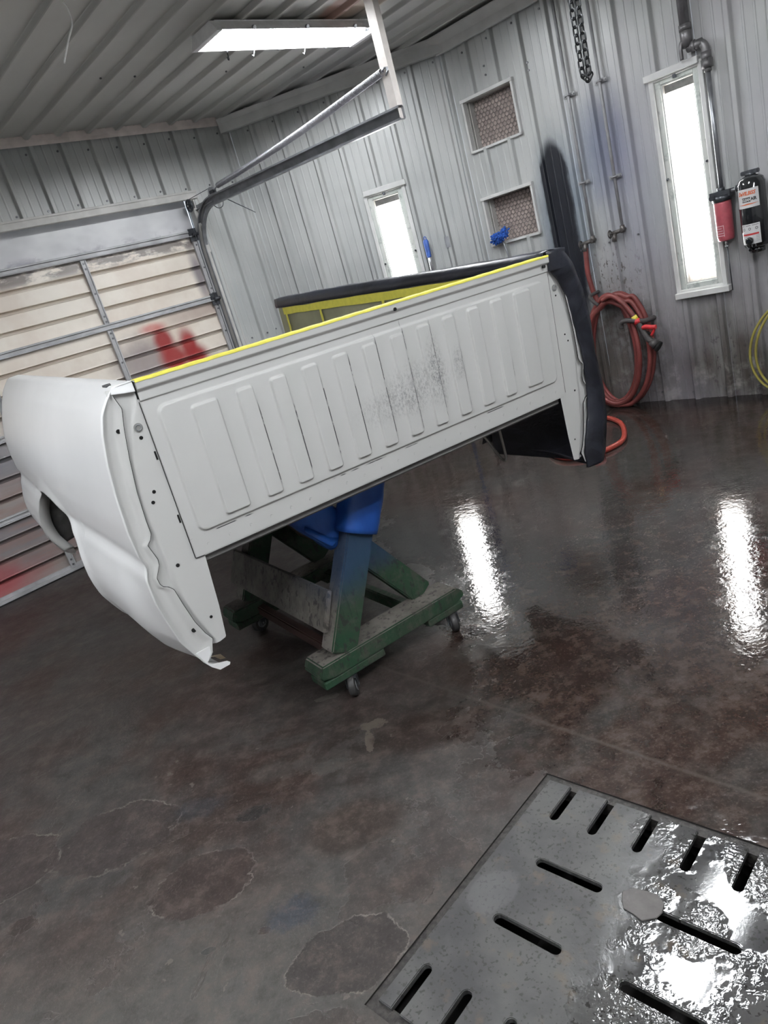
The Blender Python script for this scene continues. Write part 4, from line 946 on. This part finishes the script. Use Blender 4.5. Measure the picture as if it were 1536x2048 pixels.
M_TAPE = simple('yellow_masking_tape', (.80, .74, .10), .55, var=.06); M_TAPE.node_tree.nodes['Principled BSDF'].inputs['Emission Strength'].default_value = 0
M_PAPER = simple('olive_masking_paper', (.30, .30, .19), .55, var=.12, scale=6, bump=.3)
# front panel with twelve raised flutes inside a raised frame
FL_ = [(.129, .217), (.276, .336), (.392, .452), (.508, .569), (.626, .687), (.744, .804), (.861, .920), (.977, 1.037), (1.094, 1.153), (1.211, 1.271), (1.328, 1.389), (1.447, 1.535)]
def rrect(u, w, u0, u1, w0, w1, r, e):
    cx, cy, hx, hy = (u0 + u1) / 2, (w0 + w1) / 2, (u1 - u0) / 2 - r, (w1 - w0) / 2 - r
    dx, dy = abs(u - cx) - hx, abs(w - cy) - hy
    d = sqrt(max(dx, 0) ** 2 + max(dy, 0) ** 2) + min(max(dx, dy), 0) - r
    return 1 - sstep(d, -e, 0)
us = []; u = 0.0
marks = sorted([x for f in FL_ for x in f] + [.038, 1.618])
while u < BWD - .001:
    us.append(u); near = min(abs(u - k) for k in marks); u += .0018 if near < .011 else .005
us.append(BWD)
ws = []; w_ = -.556
while w_ < -.001:
    ws.append(w_); near = min(abs(w_ - k) for k in (-.486, -.463, -.116, -.084, -.058, -.027)); w_ += .0018 if near < .014 else .006
ws.append(0.0)
rows = []
for w_ in ws:
    row = []
    for u in us:
        h = .009 * rrect(u, w_, .034, 1.622, -.489, -.082, .03, .008)
        tt = -.113 + .014 * (u - .1)
        for k, (a, b) in enumerate(FL_):
            if a - .01 < u < b + .01: h += .0095 * rrect(u, w_, a, b, -.465, tt, .012, .0065); break
        top = .012 * sstep(w_, -.034, -.022) + .006 * sstep(w_, -.0605, -.0570)
        row.append((u, -(h if w_ < -.075 else top), w_))
    rows.append(row)
fp = fastgrid('front_panel', rows, M_PANEL, bed)
for p in fp.data.polygons: p.use_smooth = True
bm = bmesh.new(); box(bm, 0, BWD, -.018, .03, -.0015, .0015); box(bm, 0, BWD, .028, .030, -.05, 0); box(bm, .0, BWD, .002, .045, -.560, -.556); done(bm, 'panel_top_flange', M_PANEL, bed)
bm = bmesh.new()
for u, w_, r in ((.905, -.022, .006), (1.625, -.035, .0055)): cyl(bm, (u, -.021, w_), (u, -.010, w_), r, 14)
bmesh.ops.scale(bm, vec=(1, 1, 1), verts=bm.verts); done(bm, 'panel_hole', M_BLACK, bed)['kind'] = 'stuff'
bm = bmesh.new(); rr = random.Random(8)
for k in range(22):
    u = .05 + k * .074; tube(bm, [(u + .004 * cos(a), -.0006, -.528 + .005 * sin(a)) for a in [.5 + 1.1 * pi * j / 6 for j in range(7)]], .0008, 4)
    if k % 3 == 0: tube(bm, [(u + .004 * cos(a), -.0125, -.012 + .003 * sin(a)) for a in [.5 + 1.1 * pi * j / 6 for j in range(7)]], .0007, 4)
done(bm, 'spot_weld', M_FLANGE, bed)['kind'] = 'stuff'
# yellow tape along the top edge
bm = bmesh.new(); rows = [[(BWD * i / 60, y, z + .0006 * sin(i * 2.1)) for i in range(61)] for y, z in ((-.0195, -.0045), (-.0193, .0022), (-.010, .003), (.020, .003))]
grid(bm, rows); done(bm, 'masking_tape', M_TAPE, bed)

# end flanges: an outer curved piece and an inner gusset, overlapping along a wavy seam
OUTER = [(-.934, -.020), (-.931, -.045), (-.899, -.082), (-.847, -.109), (-.796, -.132), (-.702, -.150), (-.640, -.159), (-.56, -.160), (-.545, -.154), (-.515, -.147), (-.490, -.156), (-.405, -.160), (-.295, -.154), (-.199, -.144), (-.12, -.128), (-.066, -.110), (-.030, -.085), (-.017, -.069)]
SEAM = [(-.892, -.079), (-.868, -.055), (-.842, -.047), (-.825, -.040), (-.796, -.056), (-.746, -.074), (-.674, -.089), (-.620, -.098), (-.605, -.110), (-.598, -.124), (-.586, -.131), (-.564, -.133), (-.529, -.113), (-.510, -.111), (-.479, -.119), (-.459, -.124), (-.446, -.111), (-.430, -.103), (-.386, -.103), (-.298, -.098), (-.202, -.085), (-.119, -.070), (-.062, -.056), (-.024, -.067)]
EMB = [(-.830, -.034), (-.819, -.039), (-.759, -.059), (-.674, -.079), (-.587, -.087), (-.494, -.091), (-.404, -.096), (-.284, -.089), (-.206, -.076), (-.126, -.049), (-.07, -.019), (-.03, -.006)]
INNER = [(-.850, -.030), (-.845, .000), (-.840, .005), (-.733, .017), (-.562, .028), (-.556, .028), (-.555, -.003), (0, -.003)]
def sm(tab, w_):  # smoothed table lookup
    return sum(interp(tab, w_ + d) for d in (-.008, -.004, 0, .004, .008)) / 5
def flange(side):
    """side 'L' is local; 'R' mirrored about the panel centre"""
    mir = (lambda u: u) if side == 'L' else (lambda u: BWD - u)
    ov = lambda t: -.002 + .009 * sstep(t, .0, .25) * (1 - sstep(t, .55, .95)) - .003 * (1 - sstep(t, 0, .15))
    bm = bmesh.new(); tube(bm, [(mir(u + .0015), -.0008, w_) for w_, u in [(SEAM[0][0] + (SEAM[-1][0] - SEAM[0][0]) * j / 200, interp(SEAM, SEAM[0][0] + (SEAM[-1][0] - SEAM[0][0]) * j / 200)) for j in range(201)]], .0013, 5); done(bm, 'seam_gap', M_BLACK, bed)
    rows = []; N = 190
    for j in range(N + 1):
        w_ = -.893 + (.893 - .018) * j / N
        a, b = sm(OUTER, w_), interp(SEAM, w_) + .001
        row = []
        for i in range(17):
            t = i / 16; u = a + (b - a) * t
            v = ov(t)
            row.append((mir(u), v, w_))
        rows.append(row)
    fastgrid('outer_flange', rows, M_FLANGE, bed)
    rows = []
    for j in range(N + 1):
        w_ = -.848 + (.848 - .006) * j / N
        a = interp(SEAM, w_) - .012; b = .005 if w_ > -.556 else interp(INNER, w_); e = sm(EMB, w_)
        if w_ < -.825: a = -.047 + .004 * sin(w_ * 300)
        row = []
        for i in range(25):
            u = a + (b - a) * i / 24
            row.append((mir(u), .004 + .008 * (1 - sstep(u, e - .006, e + .006)), w_))
        rows.append(row)
    fastgrid('gusset_flange', rows, M_FLANGE, bed)
    hs = [(-.084, -.12, .0065), (-.031, -.157, .0055), (-.050, -.317, .0055), (-.063, -.346, .0055), (-.060, -.555, .006), (-.019, -.757, .005), (-.083, -.772, .0075)]
    bm = bmesh.new()
    for u, w_, r in hs:
        if side == 'R' and u < -.07: continue
        if side == 'R': r *= .65
        vv = .004 + .008 * (1 - sstep(u, sm(EMB, w_) - .006, sm(EMB, w_) + .006))
        if u < interp(SEAM, w_): vv = ov((u - sm(OUTER, w_)) / (interp(SEAM, w_) - sm(OUTER, w_)))
        cyl(bm, (mir(u), vv - .0012, w_), (mir(u), vv + .004, w_), r, 16)
    done(bm, 'flange_hole', M_BLACK, bed)['kind'] = 'stuff'
    bm = bmesh.new(); cyl(bm, (mir(-.029), .001, -.127), (mir(-.029), .006, -.127), .013, 20); done(bm, 'drain_plug', simple('dull_plug', (.25, .25, .24), .5), bed)
    bm = bmesh.new(); tube(bm, [(mir(-.029) + .0085 * cos(a), .0005, -.127 + .0085 * sin(a)) for a in [2 * pi * k / 16 for k in range(16)]], .0015, 6, closed=True); done(bm, 'plug_ring', M_STEEL, bed)
    for w_ in ((-.219, -.421) if side == 'L' else ()):
        bm = bmesh.new(); box(bm, mir(-.009) - .002, mir(-.009) + .003, .002, .0065, w_ - .013, w_ + .013); done(bm, 'slot', M_BLACK, bed)
flange('L'); flange('R')
# torn lower tip of the left flange
bm = bmesh.new()
tip = [(-.109, -.847), (-.047, -.845), (-.052, -.868), (-.066, -.884), (-.080, -.893), (-.074, -.905), (-.020, -.921), (-.012, -.929), (-.016, -.936), (-.05, -.937), (-.072, -.915), (-.092, -.885)]
f = bm.faces.new([bm.verts.new((u, -.001, w_)) for u, w_ in tip]); r = bmesh.ops.extrude_face_region(bm, geom=[f])
for g in r['geom']:
    if isinstance(g, bmesh.types.BMVert): g.co.y += .004
done(bm, 'bottom_lip', M_SIDE, bed)
bm = bmesh.new(); grid(bm, [[(-.052, .003, -.882), (-.03, .012, -.893), (-.016, .02, -.920)], [(-.07, .03, -.89), (-.045, .035, -.905), (-.03, .04, -.925)]]); done(bm, 'bent_tab', simple('tan_primer', (.45, .36, .24), .5), bed)

# bed side: outer skin with wheel arch
AC, AR, AH, AWC = 1.30, .57, .46, -.93      # arch centre (v), radius, height of centre
def arch_w(v):
    t = abs(v - AC) / AR
    return None if t >= 1 else AWC + AH * (1 - t ** 2.5) ** (1 / 2.5)
def flare(v, w_):
    base = sm(OUTER, max(-.93, min(-.012, w_)))
    grow = -.042 * sstep(v, .0, 1.2) * (1 - sstep(w_, -.35, -.03))
    low = -.048 * sstep(v, .0, .30) * (1 - sstep(w_, -.76, -.50))
    d = (sqrt(((v - AC) / AR) ** 2 + ((w_ - AWC) / AH) ** 2) - 1) * AH
    lip = -.010 * (1 - sstep(abs(d), .0, .08)) if w_ < -.3 else 0
    return base + grow + low + lip
def side_skin(side, mat, name, off=0.0):
    mir = (lambda u: u - off) if side == 'L' else (lambda u: BWD - u + off)
    vs_ = sorted({round(BL * i / 90, 4) for i in range(91)} | {round(AC - AR + .0002, 4), round(AC + AR - .0002, 4)} | {round(AC + s_ * AR * (1 - k * k / 400), 4) for s_ in (-1, 1) for k in range(1, 14)})
    bm = bmesh.new(); rows = []
    for v in vs_:
        aw = arch_w(v); lo = aw if aw is not None else (-.93 if side == 'L' else -.895)
        lo = max(lo, -.93 if side == 'L' else -.895)
        ww = sorted([lo + (-.016 - lo) * (j / 70) for j in range(71)])
        row = []
        for j, w_ in enumerate(ww):
            row.append((mir(flare(v, w_)), v, w_))
        # rail top: rounds over to the inner edge
        e = flare(v, -.016)
        row += [(mir(e + .010), v, -.006), (mir(e + .022), v, -.0015), (mir(-.004), v, .001)]
        rows.append(row)
    grid(bm, rows)
    o = done(bm, name, mat, bed, smooth=True)
    for md_t in (.0025,): solidify(o, md_t, 0)
    # arch lip folded inwards
    ang = [(AC - AR * 1.0 * (1 if k == 0 else cos(pi * k / 50)), 0) for k in range(51)]
    bm = bmesh.new(); R1, R2, R3 = [], [], []
    for v, _ in ang:
        v = max(AC - AR + .0005, min(AC + AR - .0005, v)); aw = arch_w(v); e = flare(v, aw)
        R1.append((mir(e), v, aw)); R2.append((mir(e + .004), v + (AC - v) * .03, aw + .006)); R3.append((mir(e + .052), v + (AC - v) * .03, aw + .004))
    grid(bm, [R1, R2, R3]); o2 = done(bm, 'wheel_arch_lip' if side == 'L' else 'masked_arch_lip', M_FLANGE if side == 'L' else mat, bed, smooth=True); solidify(o2, .002)
    return o
bm = bmesh.new(); A1, A2, A3 = [], [], []
for k in range(41):
    v = AC - AR * .995 * cos(pi * k / 40); aw = arch_w(v); vv = AC + (v - AC) * 1.0
    A1.append((flare(v, aw) + .050, vv, aw + .006)); A2.append((-.06, AC + (v - AC) * 1.03, aw + .02)); A3.append((.03, AC + (v - AC) * 1.03, aw + .02))
grid(bm, [A1, A2, A3]); o = done(bm, 'wheel_liner', simple('dark_liner', (.07, .068, .066), .5, var=.4, scale=12), bed, smooth=True); solidify(o, .002)
side_skin('L', M_SIDE, 'bed_side')
side_skin('R', M_FILM, 'bed_side', 0)
side_skin('R', M_FILM, 'masking_film', .006)
bm = bmesh.new()
for v, w_ in ((1.05, -.45), (1.50, -.60), (1.64, -.75)):
    e = flare(v, w_); 
for v in (1.55, 1.72):
    aw = arch_w(v); e = flare(v, aw); cyl(bm, (e + .028, v, aw + .004), (e + .028, v - .004, aw - .002), .005, 10)
done(bm, 'lip_hole', M_BLACK, bed)['kind'] = 'stuff'
# stake pocket slot in the left rail top
bm = bmesh.new(); box(bm, -.058, -.043, .075, .125, -.004, .0025); cyl(bm, (-.045, .118, .0), (-.045, .118, .0028), .010, 12); done(bm, 'rail_slot', simple('slot_shadow', (.05, .05, .055), .7), bed)
bm = bmesh.new(); box(bm, -.004, .0005, .0, .006, -.052, .0); done(bm, 'corner_gap', M_BLACK, bed)
bm = bmesh.new(); grid(bm, [[(-.070, -.004, -.018), (-.035, -.005, -.024), (-.004, -.006, -.028)], [(-.064, -.002, -.004), (-.035, -.003, -.004), (-.004, -.004, -.002)], [(-.055, .03, -.001), (-.03, .03, .001), (-.004, .03, .001)]]); done(bm, 'rail_end_cap', M_SIDE, bed)
# right rail masked in black, swelling folds
rows = []
for i in range(61):
    v = -.008 + (BL + .006) * i / 60; k = .004 * sin(i * .7) + .002 * sin(i * 1.9)
    up = .012 + .012 * sstep(v, .2, 1.8)
    k *= .35
    rows.append([(BWD - .020, v, -.030), (BWD - .022, v, -.01 + k * .5), (BWD - .016, v, up + .002), (BWD + .03, v, up + .006 + k), (BWD + .07, v, up - .002), (BWD + .10, v, -.02 + k), (BWD + .118, v, -.05)])
o = fastgrid('masked_rail', rows, M_FILM, bed); solidify(o, .003)
# film wrapped round the right end flange
WH = [(-.833, 1.714), (-.682, 1.763), (-.551, 1.784), (-.434, 1.783), (-.299, 1.764), (-.183, 1.742), (-.098, 1.703), (-.051, 1.668), (0, 1.661)]
BK = [(-.925, 1.80), (-.913, 1.812), (-.851, 1.845), (-.718, 1.874), (-.58, 1.882), (-.453, 1.858), (-.281, 1.855), (-.157, 1.832), (-.049, 1.797), (0.0, 1.757), (.012, 1.74)]
rows = []; rf2 = random.Random(9)
for j in range(91):
    w_ = -.90 + .91 * j / 90
    a = sum(interp(WH, w_ + d) for d in (-.01, 0, .01)) / 3 + .0015 * sin(j * .9) + .002 * sin(j * .27 + 1); b = sum(interp(BK, w_ + d) for d in (-.012, 0, .012)) / 3
    k = .003 * sin(j * .25) + .0015 * sin(j * .8 + 2)
    dd = b - a
    rows.append([(a - .002, -.001, w_), (a + .003, -.010, w_), (a + dd * .3, -.018 + k, w_), (a + dd * .6, -.022 - k, w_), (b - .012, -.016 + k * .5, w_), (b - .001, .006, w_), (b, .04, w_), (b - .01, .14, w_)])
o = fastgrid('film_wrap', rows, M_FILM, bed); solidify(o, .002)
bm = bmesh.new()
rows = [[(BWD - .004 + .105 * t, -.012 - .012 * sin(pi * t) - .002 * sin(k * 2 + t * 5), z) for t in [i / 8 for i in range(9)]] for k, z in enumerate((-.058, -.045, -.03, -.012, .004, .013))]
rows.append([(BWD - .004 + .105 * t, .04, .016) for t in [i / 8 for i in range(9)]])
o = fastgrid('film_corner', rows, M_FILM, bed)
# inner faces of the right fender under the bed, masked black
bm = bmesh.new(); grid(bm, [[(1.79, .02, -.10), (1.80, .02, -.5), (1.80, .02, -.905)], [(1.80, .69, -.10), (1.81, .69, -.5), (1.80, .69, -.94)]]); done(bm, 'inner_fender_film', M_FILM, bed)
bm = bmesh.new(); tube(bm, [(-.003, .0005, -.555), (-.003, .0005, -.06)], .0012, 5); done(bm, 'seam_gap', M_BLACK, bed)
bm = bmesh.new(); tube(bm, [(BWD + .001, .0005, -.545), (BWD + .001, .0005, -.05)], .0009, 5); done(bm, 'seam_gap', M_BLACK, bed)
bm = bmesh.new(); tube(bm, [(-.003, -.0005, -.556), (.027, -.0005, -.558)], .0012, 5); done(bm, 'seam_gap', M_BLACK, bed)
bm = bmesh.new(); grid(bm, [[(.03, v, z) for z in (-.545, -.72, -.90)] for v in (.74, 1.3, 2.05)]); o = done(bm, 'inner_fender', simple('dark_underbody', (.05, .05, .05), .5), bed); solidify(o, .002)
# tub: floor, inner walls, wheel boxes, cross sills, tail cross member
bm = bmesh.new(); xs = []; k = 0
while k * .055 < BWD: xs += [(k * .055, 0), (k * .055 + .018, 0), (k * .055 + .024, .012), (k * .055 + .048, .012)]; k += 1
xs = [x for x in xs if x[0] <= BWD]
grid(bm, [[(x, .03, -.545 + h) for x, h in xs], [(x, BL, -.545 + h) for x, h in xs]], smooth=False); o = done(bm, 'bed_floor', M_INNER, bed); solidify(o, .002)
for k, u in enumerate((.0, BWD)):
    s_ = 1 if k == 0 else -1
    bm = bmesh.new(); grid(bm, [[(u - s_ * .002, .03, -.002), (u + s_ * .0, .03, -.05), (u + s_ * .004, .03, -.54)], [(u - s_ * .002, BL, -.002), (u, BL, -.05), (u + s_ * .004, BL, -.54)]], smooth=False)
    o = done(bm, 'inner_wall', M_INNER if k == 0 else M_FLANGE, bed); solidify(o, .002)
    bm = bmesh.new(); n = 18; rows = []
    for t in range(n + 1):
        a = pi * t / n; rows.append([(u + s_ * .20, AC - .42 * cos(a), -.545 + .22 * sin(a) ** .7), (u, AC - .45 * cos(a), -.545 + .25 * sin(a) ** .7), (u - s_ * .13, AC - .45 * cos(a), -.545 + .25 * sin(a) ** .7)])
    grid(bm, rows); o = done(bm, 'wheel_housing', M_INNER if k == 0 else M_FILM, bed, smooth=True); solidify(o, .002)
for v in (.06, .55, .85, 1.45, 1.85, 2.25):
    bm = bmesh.new(); box(bm, .02, BWD - .02, v - .04, v + .04, -.615 if v > .2 else -.59, -.548); bevel(bm, .006, 1); done(bm, 'cross_sill', M_INNER, bed)
bm = bmesh.new(); tube(bm, [(-.09, .80, -.62), (-.09, 1.60, -.55)], .008, 8); tube(bm, [(-.07, 1.2, -.35), (-.07, 1.22, -.80)], .008, 8); done(bm, 'brace_rod', M_STEEL, bed)['kind'] = 'stuff'
bm = bmesh.new(); tube(bm, crom([(1.60, .70, -.56), (1.60, .53, -.73), (1.60, .42, -.85), (1.60, .40, -.865), (1.60, .375, -.855), (1.60, .385, -.72), (1.60, .40, -.56)], 6), .006, 8); done(bm, 'wire_loop', simple('tan_steel_rod', (.42, .40, .36), .45), bed)
bm = bmesh.new(); box(bm, -.02, BWD + .02, BL - .05, BL, -.62, -.535); done(bm, 'tail_sill', M_FLANGE, bed)
# masked far inner wall
IW = BWD - .012
rows = [[(IW - .003 * sin(i * .8) * sin(j), .03 + (BL - .05) * i / 40, -.035 - .30 * j / 4) for i in range(41)] for j in range(5)]
fastgrid('masking_paper', rows, M_PAPER, bed)
def tape(p, q, wd_, nrm=Vector((-1, 0, 0)), off=.004):
    p, q = Vector(p), Vector(q); d = (q - p).normalized(); s_ = d.cross(nrm).normalized() * wd_ / 2; n = 24; rt_ = random.Random(int(p.y * 100))
    rows = [[], []]
    for i in range(n + 1):
        c = p.lerp(q, i / n) + nrm * (off + .001 * rt_.random()); rows[0].append(tuple(c - s_ * (1 + .12 * rt_.uniform(-1, 1)))); rows[1].append(tuple(c + s_ * (1 + .12 * rt_.uniform(-1, 1))))
    fastgrid('masking_tape', rows, M_TAPE, bed)
tape((IW, .03, -.055), (IW, BL - .10, -.055), .042, off=.010)
for v in (1.14, 1.82, BL - .14): tape((IW, v, -.05), (IW, v, -.33), .026, off=.012)

# ------------------------------------------------------------------ the wooden stand on casters
SA = Vector((.87, .493, 0)).normalized(); SO = Vector((-.333, 2.50, 0))
SF = frame(SO, SA)
stand = empty('sawhorse_stand', SF, 'green-painted wooden sawhorse stand on casters under the truck bed, arms wrapped in blue foam', 'work stand')
def wood_material(name, base, dark):
    q = NT(name, .62, spec=.3); X = q.xyz(); n = q.noise(6, 5, .65); g = q.noise(45, 4, .6, (1, 1, .15)); sp_ = q.noise(42, 3, .6, (1, 1, .55), 4)
    c = q.mix(q.rng(n, .35, .65), base, dark)
    c = q.mix(q.ma('MULTIPLY', q.rng(sp_, .56, .64), .75), c, (.025, .023, .022)); c = q.mix(q.ma('MULTIPLY', q.rng(q.noise(16, 6, .7, None, 9), .48, .62), .45), c, (.085, .075, .065))
    c = q.mix(q.ma('MULTIPLY', q.rng(g, .58, .68), .4), c, tuple(x * .4 for x in base))
    bl_ = q.ma('MULTIPLY', q.rng(q.ma('ADD', X[2], q.ma('MULTIPLY', q.ma('SUBTRACT', n, .5), .15)), .34, .52), q.rng(X[1], .35, .15))
    c = q.mix(q.ma('MULTIPLY', bl_, .8), c, (.018, .045, .10))
    q.color(c); q.bump(g, .35, .004); return q.m
M_GREEN = wood_material('green_painted_wood', (.016, .052, .026), (.034, .052, .034)); M_WOODG = wood_material('dusty_grey_wood', (.17, .155, .138), (.10, .092, .08)); M_WOODT = wood_material('tan_wood', (.26, .20, .14), (.17, .13, .09))
def two_tone(o, nrm_local, mat2):
    o.data.materials.append(mat2)
    for p in o.data.polygons:
        if p.normal.dot(Vector(nrm_local)) > .6: p.material_index = 1
def beam(name, p0, p1, wid, dep, mats, up=None, bev=.006, parent=None, cham=0):
    """board from p0 to p1; wid measured across in the a-z plane, dep along b"""
    p0, p1 = Vector(p0), Vector(p1); d = (p1 - p0); L_ = d.length; d.normalize()
    yv = Vector((0, 1, 0)) if up is None else Vector(up); x = yv.cross(d).normalized(); yv = d.cross(x).normalized()
    M = Matrix((x, yv, d)).transposed().to_4x4(); M.translation = p0
    bm = bmesh.new(); box(bm, -wid / 2, wid / 2, -dep / 2, dep / 2, 0, L_, M); bevel(bm, bev, 2)
    return done(bm, name, mats, parent or stand)
def two(o, fn):
    for p in o.data.polygons:
        if fn(p.normal, p.center): p.material_index = 1
BD_ = .88      # distance between the two beams
for b in (0.0, BD_):
    # floor beam with chamfered ends
    bm = bmesh.new(); prof = [(-.125, .155), (-.105, .19), (.57, .19), (.605, .160), (.60, .14), (.55, .122), (-.07, .122), (-.12, .135)]
    A = [bm.verts.new((x, b - .075, z)) for x, z in prof]; B_ = [bm.verts.new((x, b + .065, z)) for x, z in prof]; n = len(prof)
    for i in range(n): bm.faces.new((A[i], A[(i + 1) % n], B_[(i + 1) % n], B_[i]))
    bm.faces.new(A); bm.faces.new(B_[::-1]); bevel(bm, .006, 2)
    o = done(bm, 'base_beam', [M_GREEN, M_WOODG], stand); two(o, lambda nn, c: nn.z > .5)
    bm = bmesh.new(); 
    for x0, x1 in ((-.115, .17), (.40, .59)): box(bm, x0, x1, b - .070, b + .05, .087, .123)
    bevel(bm, .006, 1); done(bm, 'packing_block', M_GREEN, stand)['kind'] = 'stuff'
    # X frame
    o = beam('cross_leg', (.005, b - .02, .188), (.345, b - .02, .83), .115, .09, [M_GREEN, M_WOODG]); two(o, lambda nn, c: nn.x < -.5 and nn.z > -.9)
    o = beam('cross_leg', (.475, b + .055, .188), (.02, b + .055, .83), .105, .06, [M_GREEN, M_WOODG]); two(o, lambda nn, c: False)
# planks joining the legs
o = beam('side_plank', (.012, -.02, .355), (.012, BD_ + .06, .355), .021, .165, [M_WOODG, M_WOODG], up=(.42, 0, .9), bev=.003)
o = beam('side_plank', (.352, .10, .42), (.352, BD_ + .06, .42), .021, .13, [M_WOODT, M_WOODT], up=(-.5, 0, .86), bev=.003)
o = beam('lower_stretcher', (.42, .03, .13), (.42, BD_, .13), .04, .06, [M_GREEN], up=(0, 0, 1))
o = beam('lower_stretcher', (.03, .03, .135), (.03, BD_, .135), .04, .05, [simple('maroon_wood', (.05, .022, .018), .6)], up=(0, 0, 1))
# blue foam sleeves
M_FOAMB = NT('blue_foam_wrap', .38); _n = M_FOAMB.noise(9, 4, .6, (1, 1, .4)); M_FOAMB.color(M_FOAMB.mix(M_FOAMB.rng(_n, .35, .65), (.012, .065, .28), (.02, .10, .40))); M_FOAMB.bump(_n, .5, .008); M_FOAMB = M_FOAMB.m
def sleeve(p0, p1, ra, rb_, seed):
    p0, p1 = Vector(p0), Vector(p1); d = (p1 - p0).normalized(); y = Vector((0, 1, 0)); x = y.cross(d).normalized(); rows = []; rr = random.Random(seed); ph = rr.random() * 6
    for i in range(15):
        c = p0.lerp(p1, i / 14); row = []
        for k in range(33):
            a = 2 * pi * k / 33 * .97 + .1; rad = 1 + .035 * sin(3 * a + i * .35 + ph) + .02 * sin(i * 1.3 + a * 2)
            rx = ra * (abs(cos(a)) ** .6) * (1 if cos(a) > 0 else -1); ry = rb_ * (abs(sin(a)) ** .6) * (1 if sin(a) > 0 else -1)
            row.append(tuple(c + x * rx * rad + y * ry * rad))
        rows.append(row)
    o = fastgrid('foam_sleeve', rows, M_FOAMB, stand); solidify(o, .008)
for b in (0, BD_):
    sleeve((.225, b - .02, .60), (.348, b - .02, .838), .080, .062, 1 + int(b))
    sleeve((.182, b + .055, .602), (.012, b + .055, .838), .072, .052, 3 + int(b))
bm = bmesh.new(); grid(bm, [[(.16, .0, .60), (.12, -.005, .62), (.08, -.005, .66), (.04, .0, .70)], [(.15, .02, .575), (.11, -.02, .59), (.065, -.02, .64), (.03, -.01, .685)]]); o = done(bm, 'loose_foam_flap', M_FOAMB, stand); solidify(o, .006)
# casters
M_TYRE = simple('caster_rubber', (.03, .03, .03), .5)
def caster(a, b, ang):
    M = Matrix.Translation((a, b, 0)) @ Matrix.Rotation(ang, 4, 'Z'); bm = bmesh.new(); r = .045
    t = [(0, 0)]
    tube(bm, [M @ Vector((.0, y, r)) for y in (-.015, -.012, -.006, .006, .012, .015)], [r - .006, r - .001, r, r, r - .001, r - .006], 26); o = done(bm, 'caster_wheel', M_TYRE, stand)
    bm = bmesh.new(); tube(bm, [M @ Vector((0, y, r)) for y in (-.017, .017)], [.024, .024], 18); tube(bm, [M @ Vector((0, y, r)) for y in (-.026, .026)], .006, 8); done(bm, 'caster_hub', M_STEEL, o)['kind'] = 'stuff'
    bm = bmesh.new()
    for s_ in (-1, 1):
        vs_ = [M @ Vector(p) for p in ((-.009, s_ * .023, r - .008), (.009, s_ * .023, r - .008), (.03, s_ * .020, .085), (-.012, s_ * .020, .085))]
        f = bm.faces.new([bm.verts.new(v) for v in vs_]); rr_ = bmesh.ops.extrude_face_region(bm, geom=[f])
        off = (M.to_3x3() @ Vector((0, s_ * .003, 0)))
        for g in rr_['geom']:
            if isinstance(g, bmesh.types.BMVert): g.co += off
    box(bm, -.014, .032, -.023, .023, .080, .087, M); done(bm, 'caster_fork', M_DARKSTEEL, stand)
for a, b, g in ((.0, -.055, .95), (.53, -.05, 1.15), (.02, BD_, .3), (.52, BD_, 1.4)): caster(a, b, g)

# ------------------------------------------------------------------ pieces that come apart become objects of their own
def split_islands(o):
    me = o.data; par = list(range(len(me.vertices)))
    def fd(i):
        while par[i] != i: par[i] = par[par[i]]; i = par[i]
        return i
    for e in me.edges:
        a, b = fd(e.vertices[0]), fd(e.vertices[1])
        if a != b: par[a] = b
    gr_ = {}
    for p in me.polygons: gr_.setdefault(fd(p.vertices[0]), []).append(p)
    if len(gr_) < 2: return
    first = True
    for ps in gr_.values():
        ids = sorted({v for p in ps for v in p.vertices}); ix = {v: i for i, v in enumerate(ids)}
        nm = bpy.data.meshes.new(me.name); nm.from_pydata([tuple(me.vertices[v].co) for v in ids], [], [[ix[v] for v in p.vertices] for p in ps])
        for mt in me.materials: nm.materials.append(mt)
        for a, b in zip(nm.polygons, ps): a.material_index = b.material_index; a.use_smooth = b.use_smooth
        if first: o.data = nm; first = False; 
        else:
            c = o.copy(); c.data = nm; COL.objects.link(c)
            if 'kind' in c: del c['kind']
    if 'kind' in o: del o['kind']
for o in list(bpy.data.objects):
    if o.type == 'MESH' and o.name.split('.')[0] in ('bolt', 'bolt_hole', 'thumb_nut', 'clip', 'flashing', 'latch', 'pipe_strap', 'nozzle', 'panel_top_flange', 'wall_bracket', 'tube_cap', 'end_hook', 'flange_hole', 'panel_hole', 'lip_hole', 'packing_block', 'brace_rod', 'loose_wire') and o.parent is not None:
        split_islands(o)
